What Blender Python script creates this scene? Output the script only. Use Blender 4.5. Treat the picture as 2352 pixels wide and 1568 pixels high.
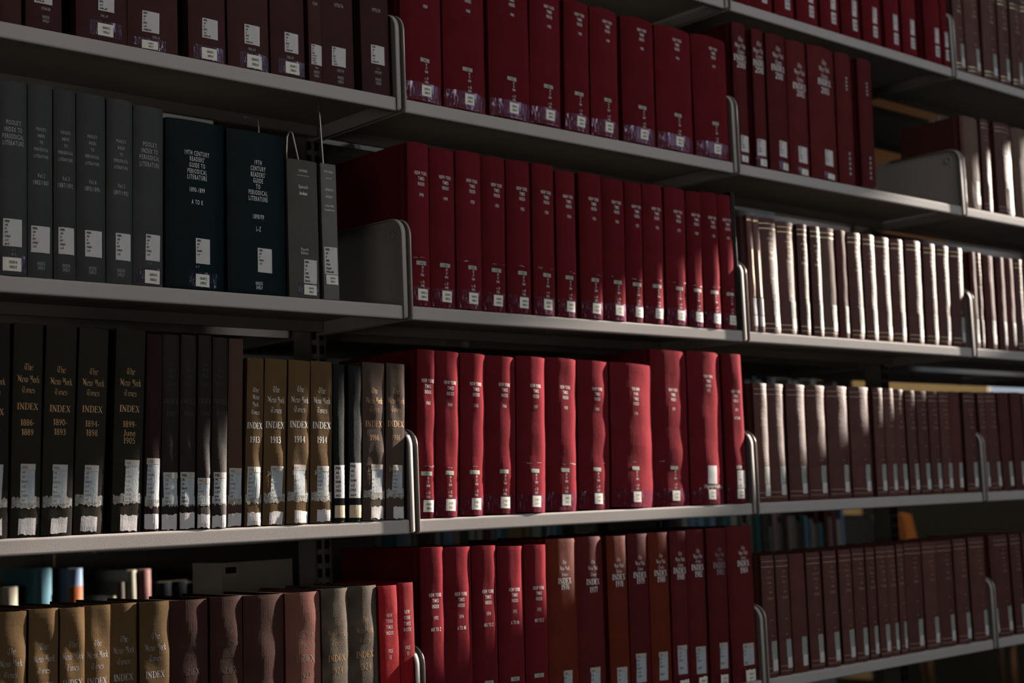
import bpy, math, random
from mathutils import Vector, Matrix

for o in list(bpy.data.objects): bpy.data.objects.remove(o)
scene = bpy.context.scene
COL = scene.collection

# ---------------------------------------------------------------- camera
cam = bpy.data.cameras.new('camera'); camo = bpy.data.objects.new('camera', cam); COL.objects.link(camo)
cam.sensor_width = 36.0; cam.lens = 3444.6 / 2352 * 36.0
R_ = Vector((0.73720421, -0.67450827, -0.039605)); U_ = Vector((-0.04264637, -0.10494925, 0.99356275)); F_ = Vector((0.67432281, 0.73076963, 0.10613435))
camo.matrix_world = Matrix(((R_.x, U_.x, -F_.x, -0.6823), (R_.y, U_.y, -F_.y, -1.9863), (R_.z, U_.z, -F_.z, -0.3159), (0, 0, 0, 1)))
cam.clip_start = 0.05; cam.clip_end = 100
cam.dof.use_dof = True; cam.dof.focus_distance = 2.28; cam.dof.aperture_fstop = 4.8
scene.camera = camo

# ---------------------------------------------------------------- world, sun, fill lamps, exposure
vs = scene.view_settings
vs.view_transform = 'Standard'; vs.look = 'None'; vs.gamma = 1.0; vs.exposure = 0.0
try: vs.use_curve_mapping = False
except Exception: pass
world = bpy.data.worlds.new('sky'); scene.world = world; world.use_nodes = True
bg = world.node_tree.nodes['Background']; bg.inputs[0].default_value = (0.72, 0.8, 0.95, 1); bg.inputs[1].default_value = 0.5

SUN_DIR = Vector((-1.0, 0.078, -0.316)).normalized()
sun = bpy.data.lights.new('sun', 'SUN'); sun.energy = 32.0; sun.angle = math.radians(0.75); sun.color = (1.0, 0.86, 0.74)
suno = bpy.data.objects.new('sun', sun); COL.objects.link(suno)
suno.rotation_euler = SUN_DIR.to_track_quat('-Z', 'Y').to_euler(); suno.location = (9, -2, 3)

def area(name, loc, target, sx, sy, energy, color):
    l = bpy.data.lights.new(name, 'AREA'); l.shape = 'RECTANGLE'; l.size = sx; l.size_y = sy; l.energy = energy; l.color = color; l.spread = math.radians(150)
    o = bpy.data.objects.new(name, l); COL.objects.link(o); o.location = loc
    o.rotation_euler = (Vector(target) - Vector(loc)).to_track_quat('-Z', 'Y').to_euler(); return o
# unseen fill lamps behind the camera, added to lift the shaded fronts
area('window_daylight', (1.1, -4.3, 1.85), (1.0, 0.0, 0.3), 2.4, 1.2, 50, (1.0, 0.93, 0.9))
area('window_daylight', (4.6, -4.0, 1.85), (2.0, 0.0, 0.2), 1.6, 1.2, 40, (0.72, 0.9, 1.0))
# unseen low fill lamp on the left, added to reach behind the shelves
area('window_daylight', (-2.9, -2.2, -.35), (1.2, 0.2, -.3), 1.4, 1.0, 9, (1.0, 0.9, 0.8))
# warm unseen lamps added to brighten the walls past the far stack
area('reading_lamp', (5.9, 3.2, 1.9), (7.9, 3.4, 0.2), 0.5, 0.5, 20, (1.0, 0.84, 0.6))
area('reading_lamp', (3.4, 3.4, 1.5), (3.4, 4.4, -0.3), 0.5, 0.5, 8, (1.0, 0.84, 0.6))

# ---------------------------------------------------------------- constants
BAY = 0.914; LIP = 0.0245; SP = 0.363; FLOOR = -1.6; CEIL = 2.55
ZR = {'Z': 2 * SP, 'A': SP, 'B': 0.0, 'C': -SP, 'D': -2 * SP}

# ---------------------------------------------------------------- materials
MATS = {}
def lin(c):
    return tuple(((v / 255) / 12.92 if v / 255 <= 0.04045 else ((v / 255 + 0.055) / 1.055) ** 2.4) for v in c) + (1,)
def base(name):
    m = bpy.data.materials.new(name); m.use_nodes = True
    return m, m.node_tree, m.node_tree.nodes['Principled BSDF']
def dim(c): return (c[0] * .72, c[1] * .72, c[2] * .72, 1)
def cloth(name, col, rough=0.62, weave=0.25, var=0.12, spec=0.5, sheen=0.0, ior=1.13):
    if name in MATS: return MATS[name]
    col = dim(col)
    m, nt, b = base(name); N = nt.nodes; L = nt.links
    tc = N.new('ShaderNodeTexCoord')
    mp = N.new('ShaderNodeMapping'); L.new(tc.outputs['Object'], mp.inputs[0])
    n1 = N.new('ShaderNodeTexNoise'); n1.inputs['Scale'].default_value = 18; n1.inputs['Detail'].default_value = 6; L.new(mp.outputs[0], n1.inputs[0])
    oi = N.new('ShaderNodeObjectInfo')
    mix = N.new('ShaderNodeMixRGB'); mix.blend_type = 'MULTIPLY'; mix.inputs[0].default_value = 1.0
    mix.inputs[1].default_value = col
    rr = N.new('ShaderNodeMapRange'); L.new(n1.outputs[0], rr.inputs[0]); rr.inputs[1].default_value = 0.3; rr.inputs[2].default_value = 0.7
    rr.inputs[3].default_value = 1 - var; rr.inputs[4].default_value = 1 + var
    r2 = N.new('ShaderNodeMath'); r2.operation = 'MULTIPLY_ADD'; L.new(oi.outputs['Random'], r2.inputs[0]); r2.inputs[1].default_value = 0.3; r2.inputs[2].default_value = 0.85
    mu = N.new('ShaderNodeMath'); mu.operation = 'MULTIPLY'; L.new(rr.outputs[0], mu.inputs[0]); L.new(r2.outputs[0], mu.inputs[1])
    cb = N.new('ShaderNodeCombineXYZ')
    for i in range(3): L.new(mu.outputs[0], cb.inputs[i])
    L.new(cb.outputs[0], mix.inputs[2]); L.new(mix.outputs[0], b.inputs['Base Color'])
    b.inputs['Roughness'].default_value = min(1, rough + .2); b.inputs['Specular IOR Level'].default_value = 0.5; b.inputs['IOR'].default_value = ior
    if sheen: b.inputs['Sheen Weight'].default_value = sheen; b.inputs['Sheen Roughness'].default_value = 0.45; b.inputs['Sheen Tint'].default_value = (1.0, 0.10, 0.15, 1)
    w1 = N.new('ShaderNodeTexWave'); w1.bands_direction = 'Z'; w1.inputs['Scale'].default_value = 320; w1.inputs['Distortion'].default_value = 1.5; L.new(tc.outputs['Object'], w1.inputs[0])
    n2 = N.new('ShaderNodeTexNoise'); n2.inputs['Scale'].default_value = 900; L.new(tc.outputs['Object'], n2.inputs[0])
    n3 = N.new('ShaderNodeTexNoise'); n3.inputs['Scale'].default_value = 40; n3.inputs['Detail'].default_value = 3; L.new(tc.outputs['Object'], n3.inputs[0])
    wm = N.new('ShaderNodeMath'); wm.operation = 'MULTIPLY'; wm.inputs[1].default_value = .35; L.new(w1.outputs[1], wm.inputs[0]); ad = N.new('ShaderNodeMath'); ad.operation = 'ADD'; L.new(wm.outputs[0], ad.inputs[0]); L.new(n2.outputs[0], ad.inputs[1])
    bp = N.new('ShaderNodeBump'); bp.inputs['Strength'].default_value = weave; bp.inputs['Distance'].default_value = 0.0004; L.new(ad.outputs[0], bp.inputs['Height'])
    b2 = N.new('ShaderNodeBump'); b2.inputs['Strength'].default_value = 0.35; b2.inputs['Distance'].default_value = 0.002; L.new(n3.outputs[0], b2.inputs['Height']); L.new(bp.outputs[0], b2.inputs['Normal'])
    L.new(b2.outputs[0], b.inputs['Normal'])
    MATS[name] = m; return m
def plain(name, col, rough=0.5, metal=0.0, bump=0.0, bscale=200, var=0.0, vscale=30, emit=None, estr=0, spec=0.5, ior=1.3):
    if name in MATS: return MATS[name]
    col = dim(col)
    m, nt, b = base(name); N = nt.nodes; L = nt.links
    b.inputs['Base Color'].default_value = col; b.inputs['Roughness'].default_value = rough; b.inputs['Metallic'].default_value = metal
    b.inputs['Specular IOR Level'].default_value = spec
    tc = N.new('ShaderNodeTexCoord')
    n = N.new('ShaderNodeTexNoise'); n.inputs['Scale'].default_value = bscale; n.inputs['Detail'].default_value = 4; L.new(tc.outputs['Object'], n.inputs[0])
    if bump:
        bp = N.new('ShaderNodeBump'); bp.inputs['Strength'].default_value = bump; bp.inputs['Distance'].default_value = 0.001; L.new(n.outputs[0], bp.inputs['Height']); L.new(bp.outputs[0], b.inputs['Normal'])
    if var:
        n2 = N.new('ShaderNodeTexNoise'); n2.inputs['Scale'].default_value = vscale; n2.inputs['Detail'].default_value = 5; L.new(tc.outputs['Object'], n2.inputs[0])
        rr = N.new('ShaderNodeMapRange'); L.new(n2.outputs[0], rr.inputs[0]); rr.inputs[1].default_value = 0.3; rr.inputs[2].default_value = 0.7; rr.inputs[3].default_value = 1 - var; rr.inputs[4].default_value = 1 + var
        mx = N.new('ShaderNodeVectorMath'); mx.operation = 'SCALE'; mx.inputs[0].default_value = col[:3]; L.new(rr.outputs[0], mx.inputs['Scale']); L.new(mx.outputs[0], b.inputs['Base Color'])
    b.inputs['IOR'].default_value = ior
    if emit: b.inputs['Emission Color'].default_value = emit; b.inputs['Emission Strength'].default_value = estr
    MATS[name] = m; return m
def clear(name, gloss=0.002, tint=(0.93, 0.9, 0.96, 1), rough=0.3, bump=1.0):
    if name in MATS: return MATS[name]
    m = bpy.data.materials.new(name); m.use_nodes = True; nt = m.node_tree; N = nt.nodes; L = nt.links; N.clear()
    out = N.new('ShaderNodeOutputMaterial'); mix = N.new('ShaderNodeMixShader'); tr = N.new('ShaderNodeBsdfTransparent'); gl = N.new('ShaderNodeBsdfGlossy')
    tr.inputs[0].default_value = tint; gl.inputs[0].default_value = (.8, .76, 1, 1); gl.inputs['Roughness'].default_value = rough
    fr = N.new('ShaderNodeFresnel'); fr.inputs[0].default_value = 1.45
    ma = N.new('ShaderNodeMath'); ma.operation = 'MULTIPLY_ADD'; L.new(fr.outputs[0], ma.inputs[0]); ma.inputs[1].default_value = 0.03; ma.inputs[2].default_value = gloss; ma.use_clamp = True
    if bump:
        tc = N.new('ShaderNodeTexCoord'); mp = N.new('ShaderNodeMapping'); mp.inputs['Scale'].default_value = (2.6, 1.0, 0.45); L.new(tc.outputs['Object'], mp.inputs[0]); n = N.new('ShaderNodeTexNoise'); n.inputs['Scale'].default_value = 95; n.inputs['Detail'].default_value = 3; n.inputs['Distortion'].default_value = 1.2; L.new(mp.outputs[0], n.inputs[0])
        bp = N.new('ShaderNodeBump'); bp.inputs['Strength'].default_value = bump; bp.inputs['Distance'].default_value = 0.002; L.new(n.outputs[0], bp.inputs['Height']); L.new(bp.outputs[0], gl.inputs['Normal'])
    fac = ma.outputs[0]
    if bump:
        mr = N.new('ShaderNodeMapRange'); L.new(n.outputs[0], mr.inputs[0]); mr.inputs[1].default_value = 0.58; mr.inputs[2].default_value = 0.66; mr.inputs[3].default_value = 0.0; mr.inputs[4].default_value = 0.05
        a2 = N.new('ShaderNodeMath'); a2.operation = 'ADD'; L.new(fac, a2.inputs[0]); L.new(mr.outputs[0], a2.inputs[1]); fac = a2.outputs[0]
    L.new(fac, mix.inputs[0]); L.new(tr.outputs[0], mix.inputs[1]); L.new(gl.outputs[0], mix.inputs[2]); L.new(mix.outputs[0], out.inputs[0])
    MATS[name] = m; return m

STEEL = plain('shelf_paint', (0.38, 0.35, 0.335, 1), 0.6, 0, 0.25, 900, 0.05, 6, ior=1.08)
STEEL_IN = plain('post_paint', (0.27, 0.25, 0.225, 1), 0.55, 0, 0.2, 700, 0.05, 6)
RIM = plain('bracket_rim', (0.46, 0.42, 0.38, 1), 0.25, 0.15, 0.0)
PAPER = plain('page_paper', (0.55, 0.46, 0.33, 1), 0.85, 0, 0.5, 600, 0.15, 60)
WHITE = plain('label_paper', (0.50, 0.48, 0.48, 1), 0.7, 0, 0.25, 300, 0.06, 80)
GREYL = plain('aged_label_paper', (0.33, 0.36, 0.38, 1), 0.7, 0, 0.3, 300, 0.12, 90)
TANL = plain('tan_label_paper', (0.45, 0.36, 0.25, 1), 0.7, 0, 0.3, 300, 0.1, 90)
PINKL = plain('label_head_tape', (0.36, 0.33, 0.30, 1), 0.7, 0, 0.2, 300, 0.1, 90)
GREENL = plain('green_grey_tab', (0.30, 0.33, 0.27, 1), 0.7, 0, 0.2, 300, 0.1, 90)
CREAM = plain('cream_label_paper', (0.66, 0.64, 0.56, 1), 0.65, 0, 0.3, 300, 0.08, 90)
WORN = plain('worn_tape_band', (0.24, 0.23, 0.21, 1), 0.85, 0, 0.8, 500, 0.45, 220)
INK = plain('black_ink', (0.012, 0.012, 0.014, 1), 0.6)
FADED = plain('faded_ink', (0.20, 0.21, 0.22, 1), 0.7)
SILVER = plain('silver_foil', (0.62, 0.61, 0.60, 1), 0.5, 0.0)
SILVERD = plain('dull_silver_foil', (0.26, 0.25, 0.26, 1), 0.5, 0.2)
GOLD = plain('gold_foil', (0.36, 0.21, 0.095, 1), 0.42, 0.4)
GOLDP = plain('pale_gold_foil', (0.62, 0.50, 0.30, 1), 0.38, 0.4)
GOLD_SHADE = plain('worn_gold_foil', (0.34, 0.24, 0.18, 1), 0.45, 0.15)  # gold with the shade of the darker rows mixed into its colour
GOLDD = plain('faded_gold_foil', (0.16, 0.115, 0.07, 1), 0.5, 0.2)
DARKF = plain('dark_stamping', (0.03, 0.024, 0.02, 1), 0.6)
TAPE = clear('clear_tape')
GLASS = clear('window_glass', 0.02, (0.97, 0.98, 0.98, 1), 0.02, 0.0)
COVER = {
 'nyt': cloth('red_buckram', (0.104, 0.0112, 0.0152, 1), 0.6, 0.7, ior=1.05, sheen=0.34),
 'nyt2': cloth('red_buckram', None),
 'ny09': cloth('maroon_buckram', (0.084, 0.011, 0.012, 1), 0.5, 0.35, spec=.08),
 'nyv': cloth('maroon_buckram', None), 'rust': cloth('rust_buckram', (0.105, 0.017, 0.008, 1), 0.5, 0.4, spec=.08),
 'nyr': cloth('bright_red_buckram', (0.26, 0.010, 0.015, 1), 0.5, 0.35, spec=.05),
 'ess': cloth('maroon_brown_buckram', (0.052, 0.020, 0.020, 1), 0.5, 0.3),
 'poole': cloth('charcoal_buckram', (0.045, 0.047, 0.047, 1), 0.42, 0.25),
 'rg': cloth('teal_buckram', (0.001, 0.007, 0.009, 1), 0.3, 0.35),
 'sut': cloth('grey_cloth', (0.075, 0.074, 0.066, 1), 0.75, 0.9), 'mit': cloth('light_grey_cloth', (0.125, 0.122, 0.112, 1), 0.7, 0.8),
 'times': cloth('brown_buckram', (0.088, 0.034, 0.029, 1), 0.4, 0.3, ior=1.2),
 'plain': cloth('plain_brown_buckram', (0.085, 0.030, 0.028, 1), 0.5, 0.4),
 'tan': cloth('tan_brown_cloth', (0.12, 0.075, 0.06, 1), 0.55, 0.5),
 'slim': cloth('purple_brown_buckram', (0.16, 0.075, 0.075, 1), 0.45, 0.3),
 'nyo': cloth('black_brown_cloth', (0.020, 0.017, 0.013, 1), 0.62, 0.6),
 'nyd': cloth('umber_cloth', (0.013, 0.008, 0.006, 1), 0.42, 0.6, ior=1.2),
 'redbrown': cloth('red_brown_cloth', (0.075, 0.040, 0.030, 1), 0.6, 0.7),
 'purple': cloth('dark_purple_cloth', (0.022, 0.010, 0.010, 1), 0.6, 0.6),
 'ny13': cloth('olive_brown_cloth', (0.088, 0.053, 0.023, 1), 0.66, 0.9),
 'ny16': cloth('dark_olive_cloth', (0.065, 0.044, 0.034, 1), 0.6, 1.0),
 'ny24': cloth('brown_black_cloth', (0.085, 0.064, 0.048, 1), 0.5, 1.2, 0.45),
 'rose': cloth('rose_brown_cloth', (0.15, 0.060, 0.048, 1), 0.6, 0.9), 'roseD': cloth('dark_rose_cloth', (0.045, 0.019, 0.016, 1), 0.6, 0.8),  # second cloth is the rose one with shade put into its colour
 'blk': cloth('black_fabric', (0.012, 0.013, 0.014, 1), 0.5, 1.2),
}

# ---------------------------------------------------------------- mesh helpers
def mesh(name, verts, faces, mat, parent=None, smooth=False, loc=None):
    me = bpy.data.meshes.new(name); me.from_pydata([tuple(v) for v in verts], [], faces); me.update()
    if mat: me.materials.append(mat)
    if smooth:
        for p in me.polygons: p.use_smooth = True
    o = bpy.data.objects.new(name, me); COL.objects.link(o)
    if parent: o.parent = parent
    if loc: o.location = loc
    return o
class MB:
    def __init__(s): s.v = []; s.f = []
    def add(s, v, f):
        n = len(s.v); s.v += v; s.f += [tuple(i + n for i in q) for q in f]
    def box(s, x0, x1, y0, y1, z0, z1):
        s.add([(x0, y0, z0), (x1, y0, z0), (x1, y1, z0), (x0, y1, z0), (x0, y0, z1), (x1, y0, z1), (x1, y1, z1), (x0, y1, z1)],
              [(0, 3, 2, 1), (4, 5, 6, 7), (0, 1, 5, 4), (1, 2, 6, 5), (2, 3, 7, 6), (3, 0, 4, 7)])
    def loft(s, rings, closed=False, caps=True):
        n = len(rings[0]); v = [p for r in rings for p in r]; f = []
        for i in range(len(rings) - 1):
            for j in range(n):
                k = (j + 1) % n; f.append((i * n + j, i * n + k, (i + 1) * n + k, (i + 1) * n + j))
        if caps: f.append(tuple(range(n - 1, -1, -1))); f.append(tuple((len(rings) - 1) * n + j for j in range(n)))
        s.add(v, f)
    def prism_x(s, yz, x0, x1):
        s.loft([[(x0, y, z) for y, z in yz], [(x1, y, z) for y, z in yz]])
    def tube(s, pts, r, n=8):
        pts = [Vector(p) for p in pts]; rings = []
        for i, p in enumerate(pts):
            a = pts[max(i - 1, 0)]; b = pts[min(i + 1, len(pts) - 1)]; d = (b - a).normalized()
            up = Vector((1, 0, 0)) if abs(d.x) < 0.9 else Vector((0, 0, 1))
            e = d.cross(up).normalized(); g = d.cross(e)
            rings.append([tuple(p + r * (math.cos(t) * e + math.sin(t) * g)) for t in [2 * math.pi * q / n for q in range(n)]])
        s.loft(rings)
    def obj(s, name, mat, parent=None, smooth=False): return mesh(name, s.v, s.f, mat, parent, smooth)
def empty(name, loc, label=None, cat=None, group=None, ry=0):
    o = bpy.data.objects.new(name, None); COL.objects.link(o); o.location = loc; o.rotation_euler = (0, ry, 0); o.empty_display_size = 0.05
    if label: o['label'] = label
    if cat: o['category'] = cat
    if group: o['group'] = group
    return o
def struct(o): o['kind'] = 'structure'; return o

# ---------------------------------------------------------------- lettering
_cache = {}
def bfont(s, sp=1.0, off=0.012):
    ks = (s, sp)
    if ks in _cache: return _cache[ks]
    cu = bpy.data.curves.new('t', 'FONT'); cu.body = s; cu.size = 1.0; cu.resolution_u = 2; cu.offset = off; cu.space_character = sp
    ob = bpy.data.objects.new('t', cu); COL.objects.link(ob)
    dg = bpy.context.evaluated_depsgraph_get(); me = bpy.data.meshes.new_from_object(ob.evaluated_get(dg))
    v = [(p.co.x, p.co.y) for p in me.vertices]; f = [tuple(p.vertices) for p in me.polygons]
    bpy.data.objects.remove(ob); bpy.data.curves.remove(cu); bpy.data.meshes.remove(me)
    _cache[ks] = (v, f); return v, f
NIB = (0.60, 0.46)
BLK = {
 'T': (5.0, [[(-0.2, 6.6), (1.0, 7.7), (3.0, 7.0), (4.6, 7.8)], [(1.4, 6.4), (0.2, 5.0), (0.3, 2.0), (1.6, 0.5), (3.0, 0.4), (4.1, 1.7)], [(2.5, 6.8), (2.5, 1.4)], [(0.8, 3.7), (1.8, 4.2)]]),
 'h': (3.4, [[(0, 8), (0.2, 7.4), (0.2, 0.8), (0.8, 0.2)], [(0.2, 4), (1.5, 5), (2.4, 4.1), (2.4, 0.6), (1.8, -1.2)]]),
 'e': (3.0, [[(2.2, 3.2), (0.3, 2.5)], [(2.2, 3.2), (2.0, 4.6), (1.1, 5), (0.1, 4.1), (0.1, 1), (1.0, 0.1), (2.3, 1)]]),
 'N': (5.4, [[(-0.4, 7), (0.6, 7.8), (1.2, 7), (1.2, 1), (0.2, -0.2)], [(1.3, 6.6), (3.9, 1.2)], [(3.9, 8), (3.9, 0.6), (4.4, 0)], [(2.6, 5.4), (2.6, 2.2)]]),
 'w': (4.6, [[(0, 5), (0.2, 4.4), (0.2, 1), (1, 0.1), (1.9, 1)], [(1.9, 5.2), (1.9, 1), (2.8, 0.1), (3.8, 1), (3.8, 4), (3.1, 5)]]),
 'Y': (4.8, [[(0, 7.4), (0.9, 7.9), (1.3, 6.5), (1.0, 4.2), (2.0, 3.3), (3.4, 4)], [(3.6, 8.1), (3.6, 1), (2.4, -1.2), (0.6, -1.6)], [(2.3, 7.4), (2.3, 4)]]),
 'o': (2.9, [[(1.0, 5), (0.1, 4.1), (0.1, 1), (1.0, 0.1), (2.0, 1), (2.0, 4.1), (1.0, 5)]]),
 'r': (2.4, [[(0, 5), (0.3, 4.4), (0.3, 0.7), (0.8, 0.1)], [(0.4, 4), (1.2, 5), (1.9, 4.5)]]),
 'k': (2.9, [[(0, 8), (0.2, 7.4), (0.2, 0.1)], [(0.2, 3), (1.4, 4.9), (1.9, 4), (0.5, 2.8)], [(0.7, 2.8), (1.6, 1), (2.3, 0.1)]]),
 'i': (1.6, [[(0, 5), (0.3, 4.4), (0.3, 0.7), (0.8, 0.1)], [(0.1, 6.6), (0.6, 7.3)]]),
 'm': (4.9, [[(0, 5), (0.3, 4.4), (0.3, 0.4)], [(0.3, 4), (1.3, 5), (2.1, 4.1), (2.1, 0.4)], [(2.1, 4), (3.1, 5), (3.9, 4.1), (3.9, 0.7), (4.4, 0.1)]]),
 's': (2.7, [[(2.0, 4.5), (1.1, 5), (0.2, 4.2), (0.4, 3.2), (1.8, 2.2), (1.9, 1), (0.9, 0.1), (-0.1, 0.8)]]),
 ' ': (1.8, []),
}
def blackletter(s):
    if ('b', s) in _cache: return _cache[('b', s)]
    v = []; f = []; x = 0
    for ch in s:
        adv, st = BLK[ch]
        for pl in st:
            for (ax, ay), (bx, by) in zip(pl, pl[1:]):
                n = len(v); hx, hy = NIB[0] * 0.62, NIB[1] * 0.62
                # hexagon-like sweep of a broad nib along the segment
                q = [(ax - hx, ay - hy), (ax + hx, ay + hy), (bx + hx, by + hy), (bx - hx, by - hy)]
                e = 0.13; dx, dy = bx - ax, by - ay; l = math.hypot(dx, dy) or 1; nx, ny = -dy / l * e, dx / l * e
                cr = dx * hy - dy * hx
                sgn = 1 if cr > 0 else -1
                q = [(q[0][0] + sgn * nx, q[0][1] + sgn * ny), (q[1][0] - sgn * nx, q[1][1] - sgn * ny), (q[2][0] - sgn * nx, q[2][1] - sgn * ny), (q[3][0] + sgn * nx, q[3][1] + sgn * ny)]
                v += [(p[0] + x, p[1]) for p in q]; f.append((n, n + 1, n + 2, n + 3))
        x += adv
    v = [(a / 8, b / 8) for a, b in v]
    _cache[('b', s)] = (v, f); return v, f
# serif capitals and digits: strokes (points, width); cap height 7
TH, TN = 1.15, 0.5
def arc(cx, cy, rx, ry, a0, a1, n=8): return [(cx + rx * math.cos(math.radians(a0 + (a1 - a0) * i / n)), cy + ry * math.sin(math.radians(a0 + (a1 - a0) * i / n))) for i in range(n + 1)]
SER = {
 'I': (2.6, [([(1, 0), (1, 7)], TH), ([(0, .2), (2, .2)], .4), ([(0, 6.8), (2, 6.8)], .4)]),
 'N': (6.2, [([(1, 0), (1, 7)], TN), ([(.8, 6.8), (4.6, .2)], TH), ([(4.6, 0), (4.6, 7)], TN), ([(0, .2), (2, .2)], .4), ([(-.1, 6.8), (1.3, 6.8)], .4), ([(3.7, 6.8), (5.6, 6.8)], .4)]),
 'D': (6.0, [([(1, 0), (1, 7)], TH), ([(0, .2), (2.6, .25)] + arc(2.6, 3.5, 2.4, 3.3, -80, 80) + [(2.6, 6.75), (0, 6.8)], .55), (arc(2.7, 3.5, 2.2, 3.2, -50, 50), TH)]),
 'E': (5.0, [([(1, 0), (1, 7)], TH), ([(0, .2), (3.9, .2), (4.2, 1.7)], .42), ([(0, 6.8), (3.7, 6.8), (3.9, 5.4)], .42), ([(1, 3.6), (2.9, 3.6)], .42), ([(2.9, 2.8), (2.9, 4.4)], .4)]),
 'X': (5.8, [([(.6, 6.8), (4.6, .2)], TH), ([(4.4, 6.8), (.6, .2)], TN), ([(-.1, .2), (1.6, .2)], .4), ([(3.4, .2), (5.4, .2)], .4), ([(-.2, 6.8), (1.8, 6.8)], .4), ([(3.5, 6.8), (5.1, 6.8)], .4)]),
 'S': (4.4, [([(3.3, 5.2), (3.1, 6.6), (1.8, 6.9), (.5, 6.2), (.5, 4.7), (1.9, 3.7), (3.4, 2.6), (3.4, .9), (1.9, .1), (.5, .5), (.2, 2)], .85)]),
 'H': (6.0, [([(1, 0), (1, 7)], TH), ([(4.4, 0), (4.4, 7)], TH), ([(1, 3.5), (4.4, 3.5)], .42), ([(0, .2), (2, .2)], .4), ([(0, 6.8), (2, 6.8)], .4), ([(3.4, .2), (5.4, .2)], .4), ([(3.4, 6.8), (5.4, 6.8)], .4)]),
 'L': (4.6, [([(1, 0), (1, 7)], TH), ([(0, .2), (3.8, .2), (4.0, 1.9)], .42), ([(0, 6.8), (2, 6.8)], .4)]),
 'F': (4.6, [([(1, 0), (1, 7)], TH), ([(0, .2), (2, .2)], .4), ([(0, 6.8), (3.8, 6.8), (4.0, 5.2)], .42), ([(1, 3.6), (2.8, 3.6)], .42)]),
 'U': (5.8, [([(1, 7), (1, 1.6), (2.6, .2), (4.4, 1.6), (4.4, 7)], .8)]), 'T': (5.0, [([(2.2, 0), (2.2, 7)], TH), ([(0, 5.4), (.1, 6.8), (4.3, 6.8), (4.4, 5.4)], .42), ([(1.2, .2), (3.2, .2)], .4)]),
 'O': (5.4, [(arc(2.4, 3.5, 2.2, 3.3, 0, 360, 14), .85)]),
 '0': (4.3, [(arc(1.75, 3.5, 1.45, 3.2, 0, 360, 12), .8)]),
 '1': (3.2, [([(1.4, 0), (1.4, 7)], TH), ([(.1, 5.6), (1.4, 6.7)], .45), ([(.4, .2), (2.4, .2)], .4)]),
 '2': (4.3, [([(.4, 5.4), (.8, 6.6), (2, 6.9), (3.1, 6), (3, 4.4), (1.2, 2), (.3, .5)], .75), ([(.3, .45), (3.4, .45)], .9)]),
 '3': (4.2, [([(.4, 6), (1.5, 6.9), (2.9, 6), (2.7, 4.4), (1.4, 3.8)], .75), ([(1.4, 3.8), (3.1, 3), (3.1, 1.2), (1.7, .1), (.3, .8)], .85)]),
 '4': (4.4, [([(2.8, 0), (2.8, 7)], 1.0), ([(2.8, 6.8), (.1, 2.1), (3.9, 2.1)], .5)]),
 '5': (4.2, [([(3.2, 6.6), (.8, 6.6), (.6, 3.9)], .6), ([(.6, 3.9), (2.1, 4.4), (3.2, 3.2), (3.1, 1.2), (1.6, .1), (.3, .8)], .8)]),
 '6': (4.3, [([(3.1, 6.4), (1.6, 6.4), (.5, 4.2), (.5, 1.6), (1.8, .15), (3.1, 1.4), (3.1, 3), (1.9, 4.1), (.6, 3)], .8)]),
 '7': (4.1, [([(.2, 5.4), (.4, 6.6), (3.4, 6.6)], .7), ([(3.4, 6.5), (1.9, 3.4), (1.5, 0)], .9)]),
 '8': (4.3, [(arc(1.75, 5.2, 1.2, 1.6, 0, 360, 10), .75), (arc(1.75, 1.9, 1.45, 1.8, 0, 360, 10), .85)]),
 '9': (4.3, [([(.5, .7), (1.9, .5), (3.0, 2.8), (3.0, 5.4), (1.7, 6.8), (.5, 5.6), (.5, 4), (1.6, 2.9), (2.9, 4)], .8)]),
 '-': (2.6, [([(.2, 2.6), (1.9, 2.6)], .7)]), ' ': (2.5, []),
 'J': (3.6, [([(2, 6.8), (2, 1), (1.2, 0), (.2, .6)], TH), ([(1, 6.8), (3, 6.8)], .4)]),
 'u': (4.6, [([(.7, 4.6), (.7, 1), (1.7, .2), (3.2, 1)], .9), ([(3.2, 4.8), (3.2, 0)], 1.0)]),
 'n': (4.6, [([(.8, 4.6), (.8, 0)], 1.0), ([(.8, 3.6), (2.2, 4.6), (3.2, 3.6), (3.2, 0)], .9)]),
 'e': (3.8, [([(.5, 2.6), (3, 2.6)], .4), ([(3, 2.6), (2.6, 4.2), (1.6, 4.6), (.5, 3.4), (.5, 1.2), (1.7, .1), (3, .9)], .8)]),
}
def serif(s):
    if ('s', s) in _cache: return _cache[('s', s)]
    v = []; f = []; x = 0
    for ch in s:
        adv, st = SER[ch]
        for pl, w in st:
            L_ = []; Rr = []
            for i, (px, py) in enumerate(pl):
                a = pl[max(i - 1, 0)]; b = pl[min(i + 1, len(pl) - 1)]
                if i == 0 and pl[0] == pl[-1]: a = pl[-2]
                if i == len(pl) - 1 and pl[0] == pl[-1]: b = pl[1]
                dx, dy = b[0] - a[0], b[1] - a[1]; l = math.hypot(dx, dy) or 1; nx, ny = -dy / l * w / 2, dx / l * w / 2
                L_.append((px + nx + x, py + ny)); Rr.append((px - nx + x, py - ny))
            n = len(v); k = len(pl); v += L_ + Rr
            for i in range(k - 1): f.append((n + k + i, n + k + i + 1, n + i + 1, n + i))
        x += adv
    v = [(a / 7, b / 7) for a, b in v]
    _cache[('s', s)] = (v, f); return v, f
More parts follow.
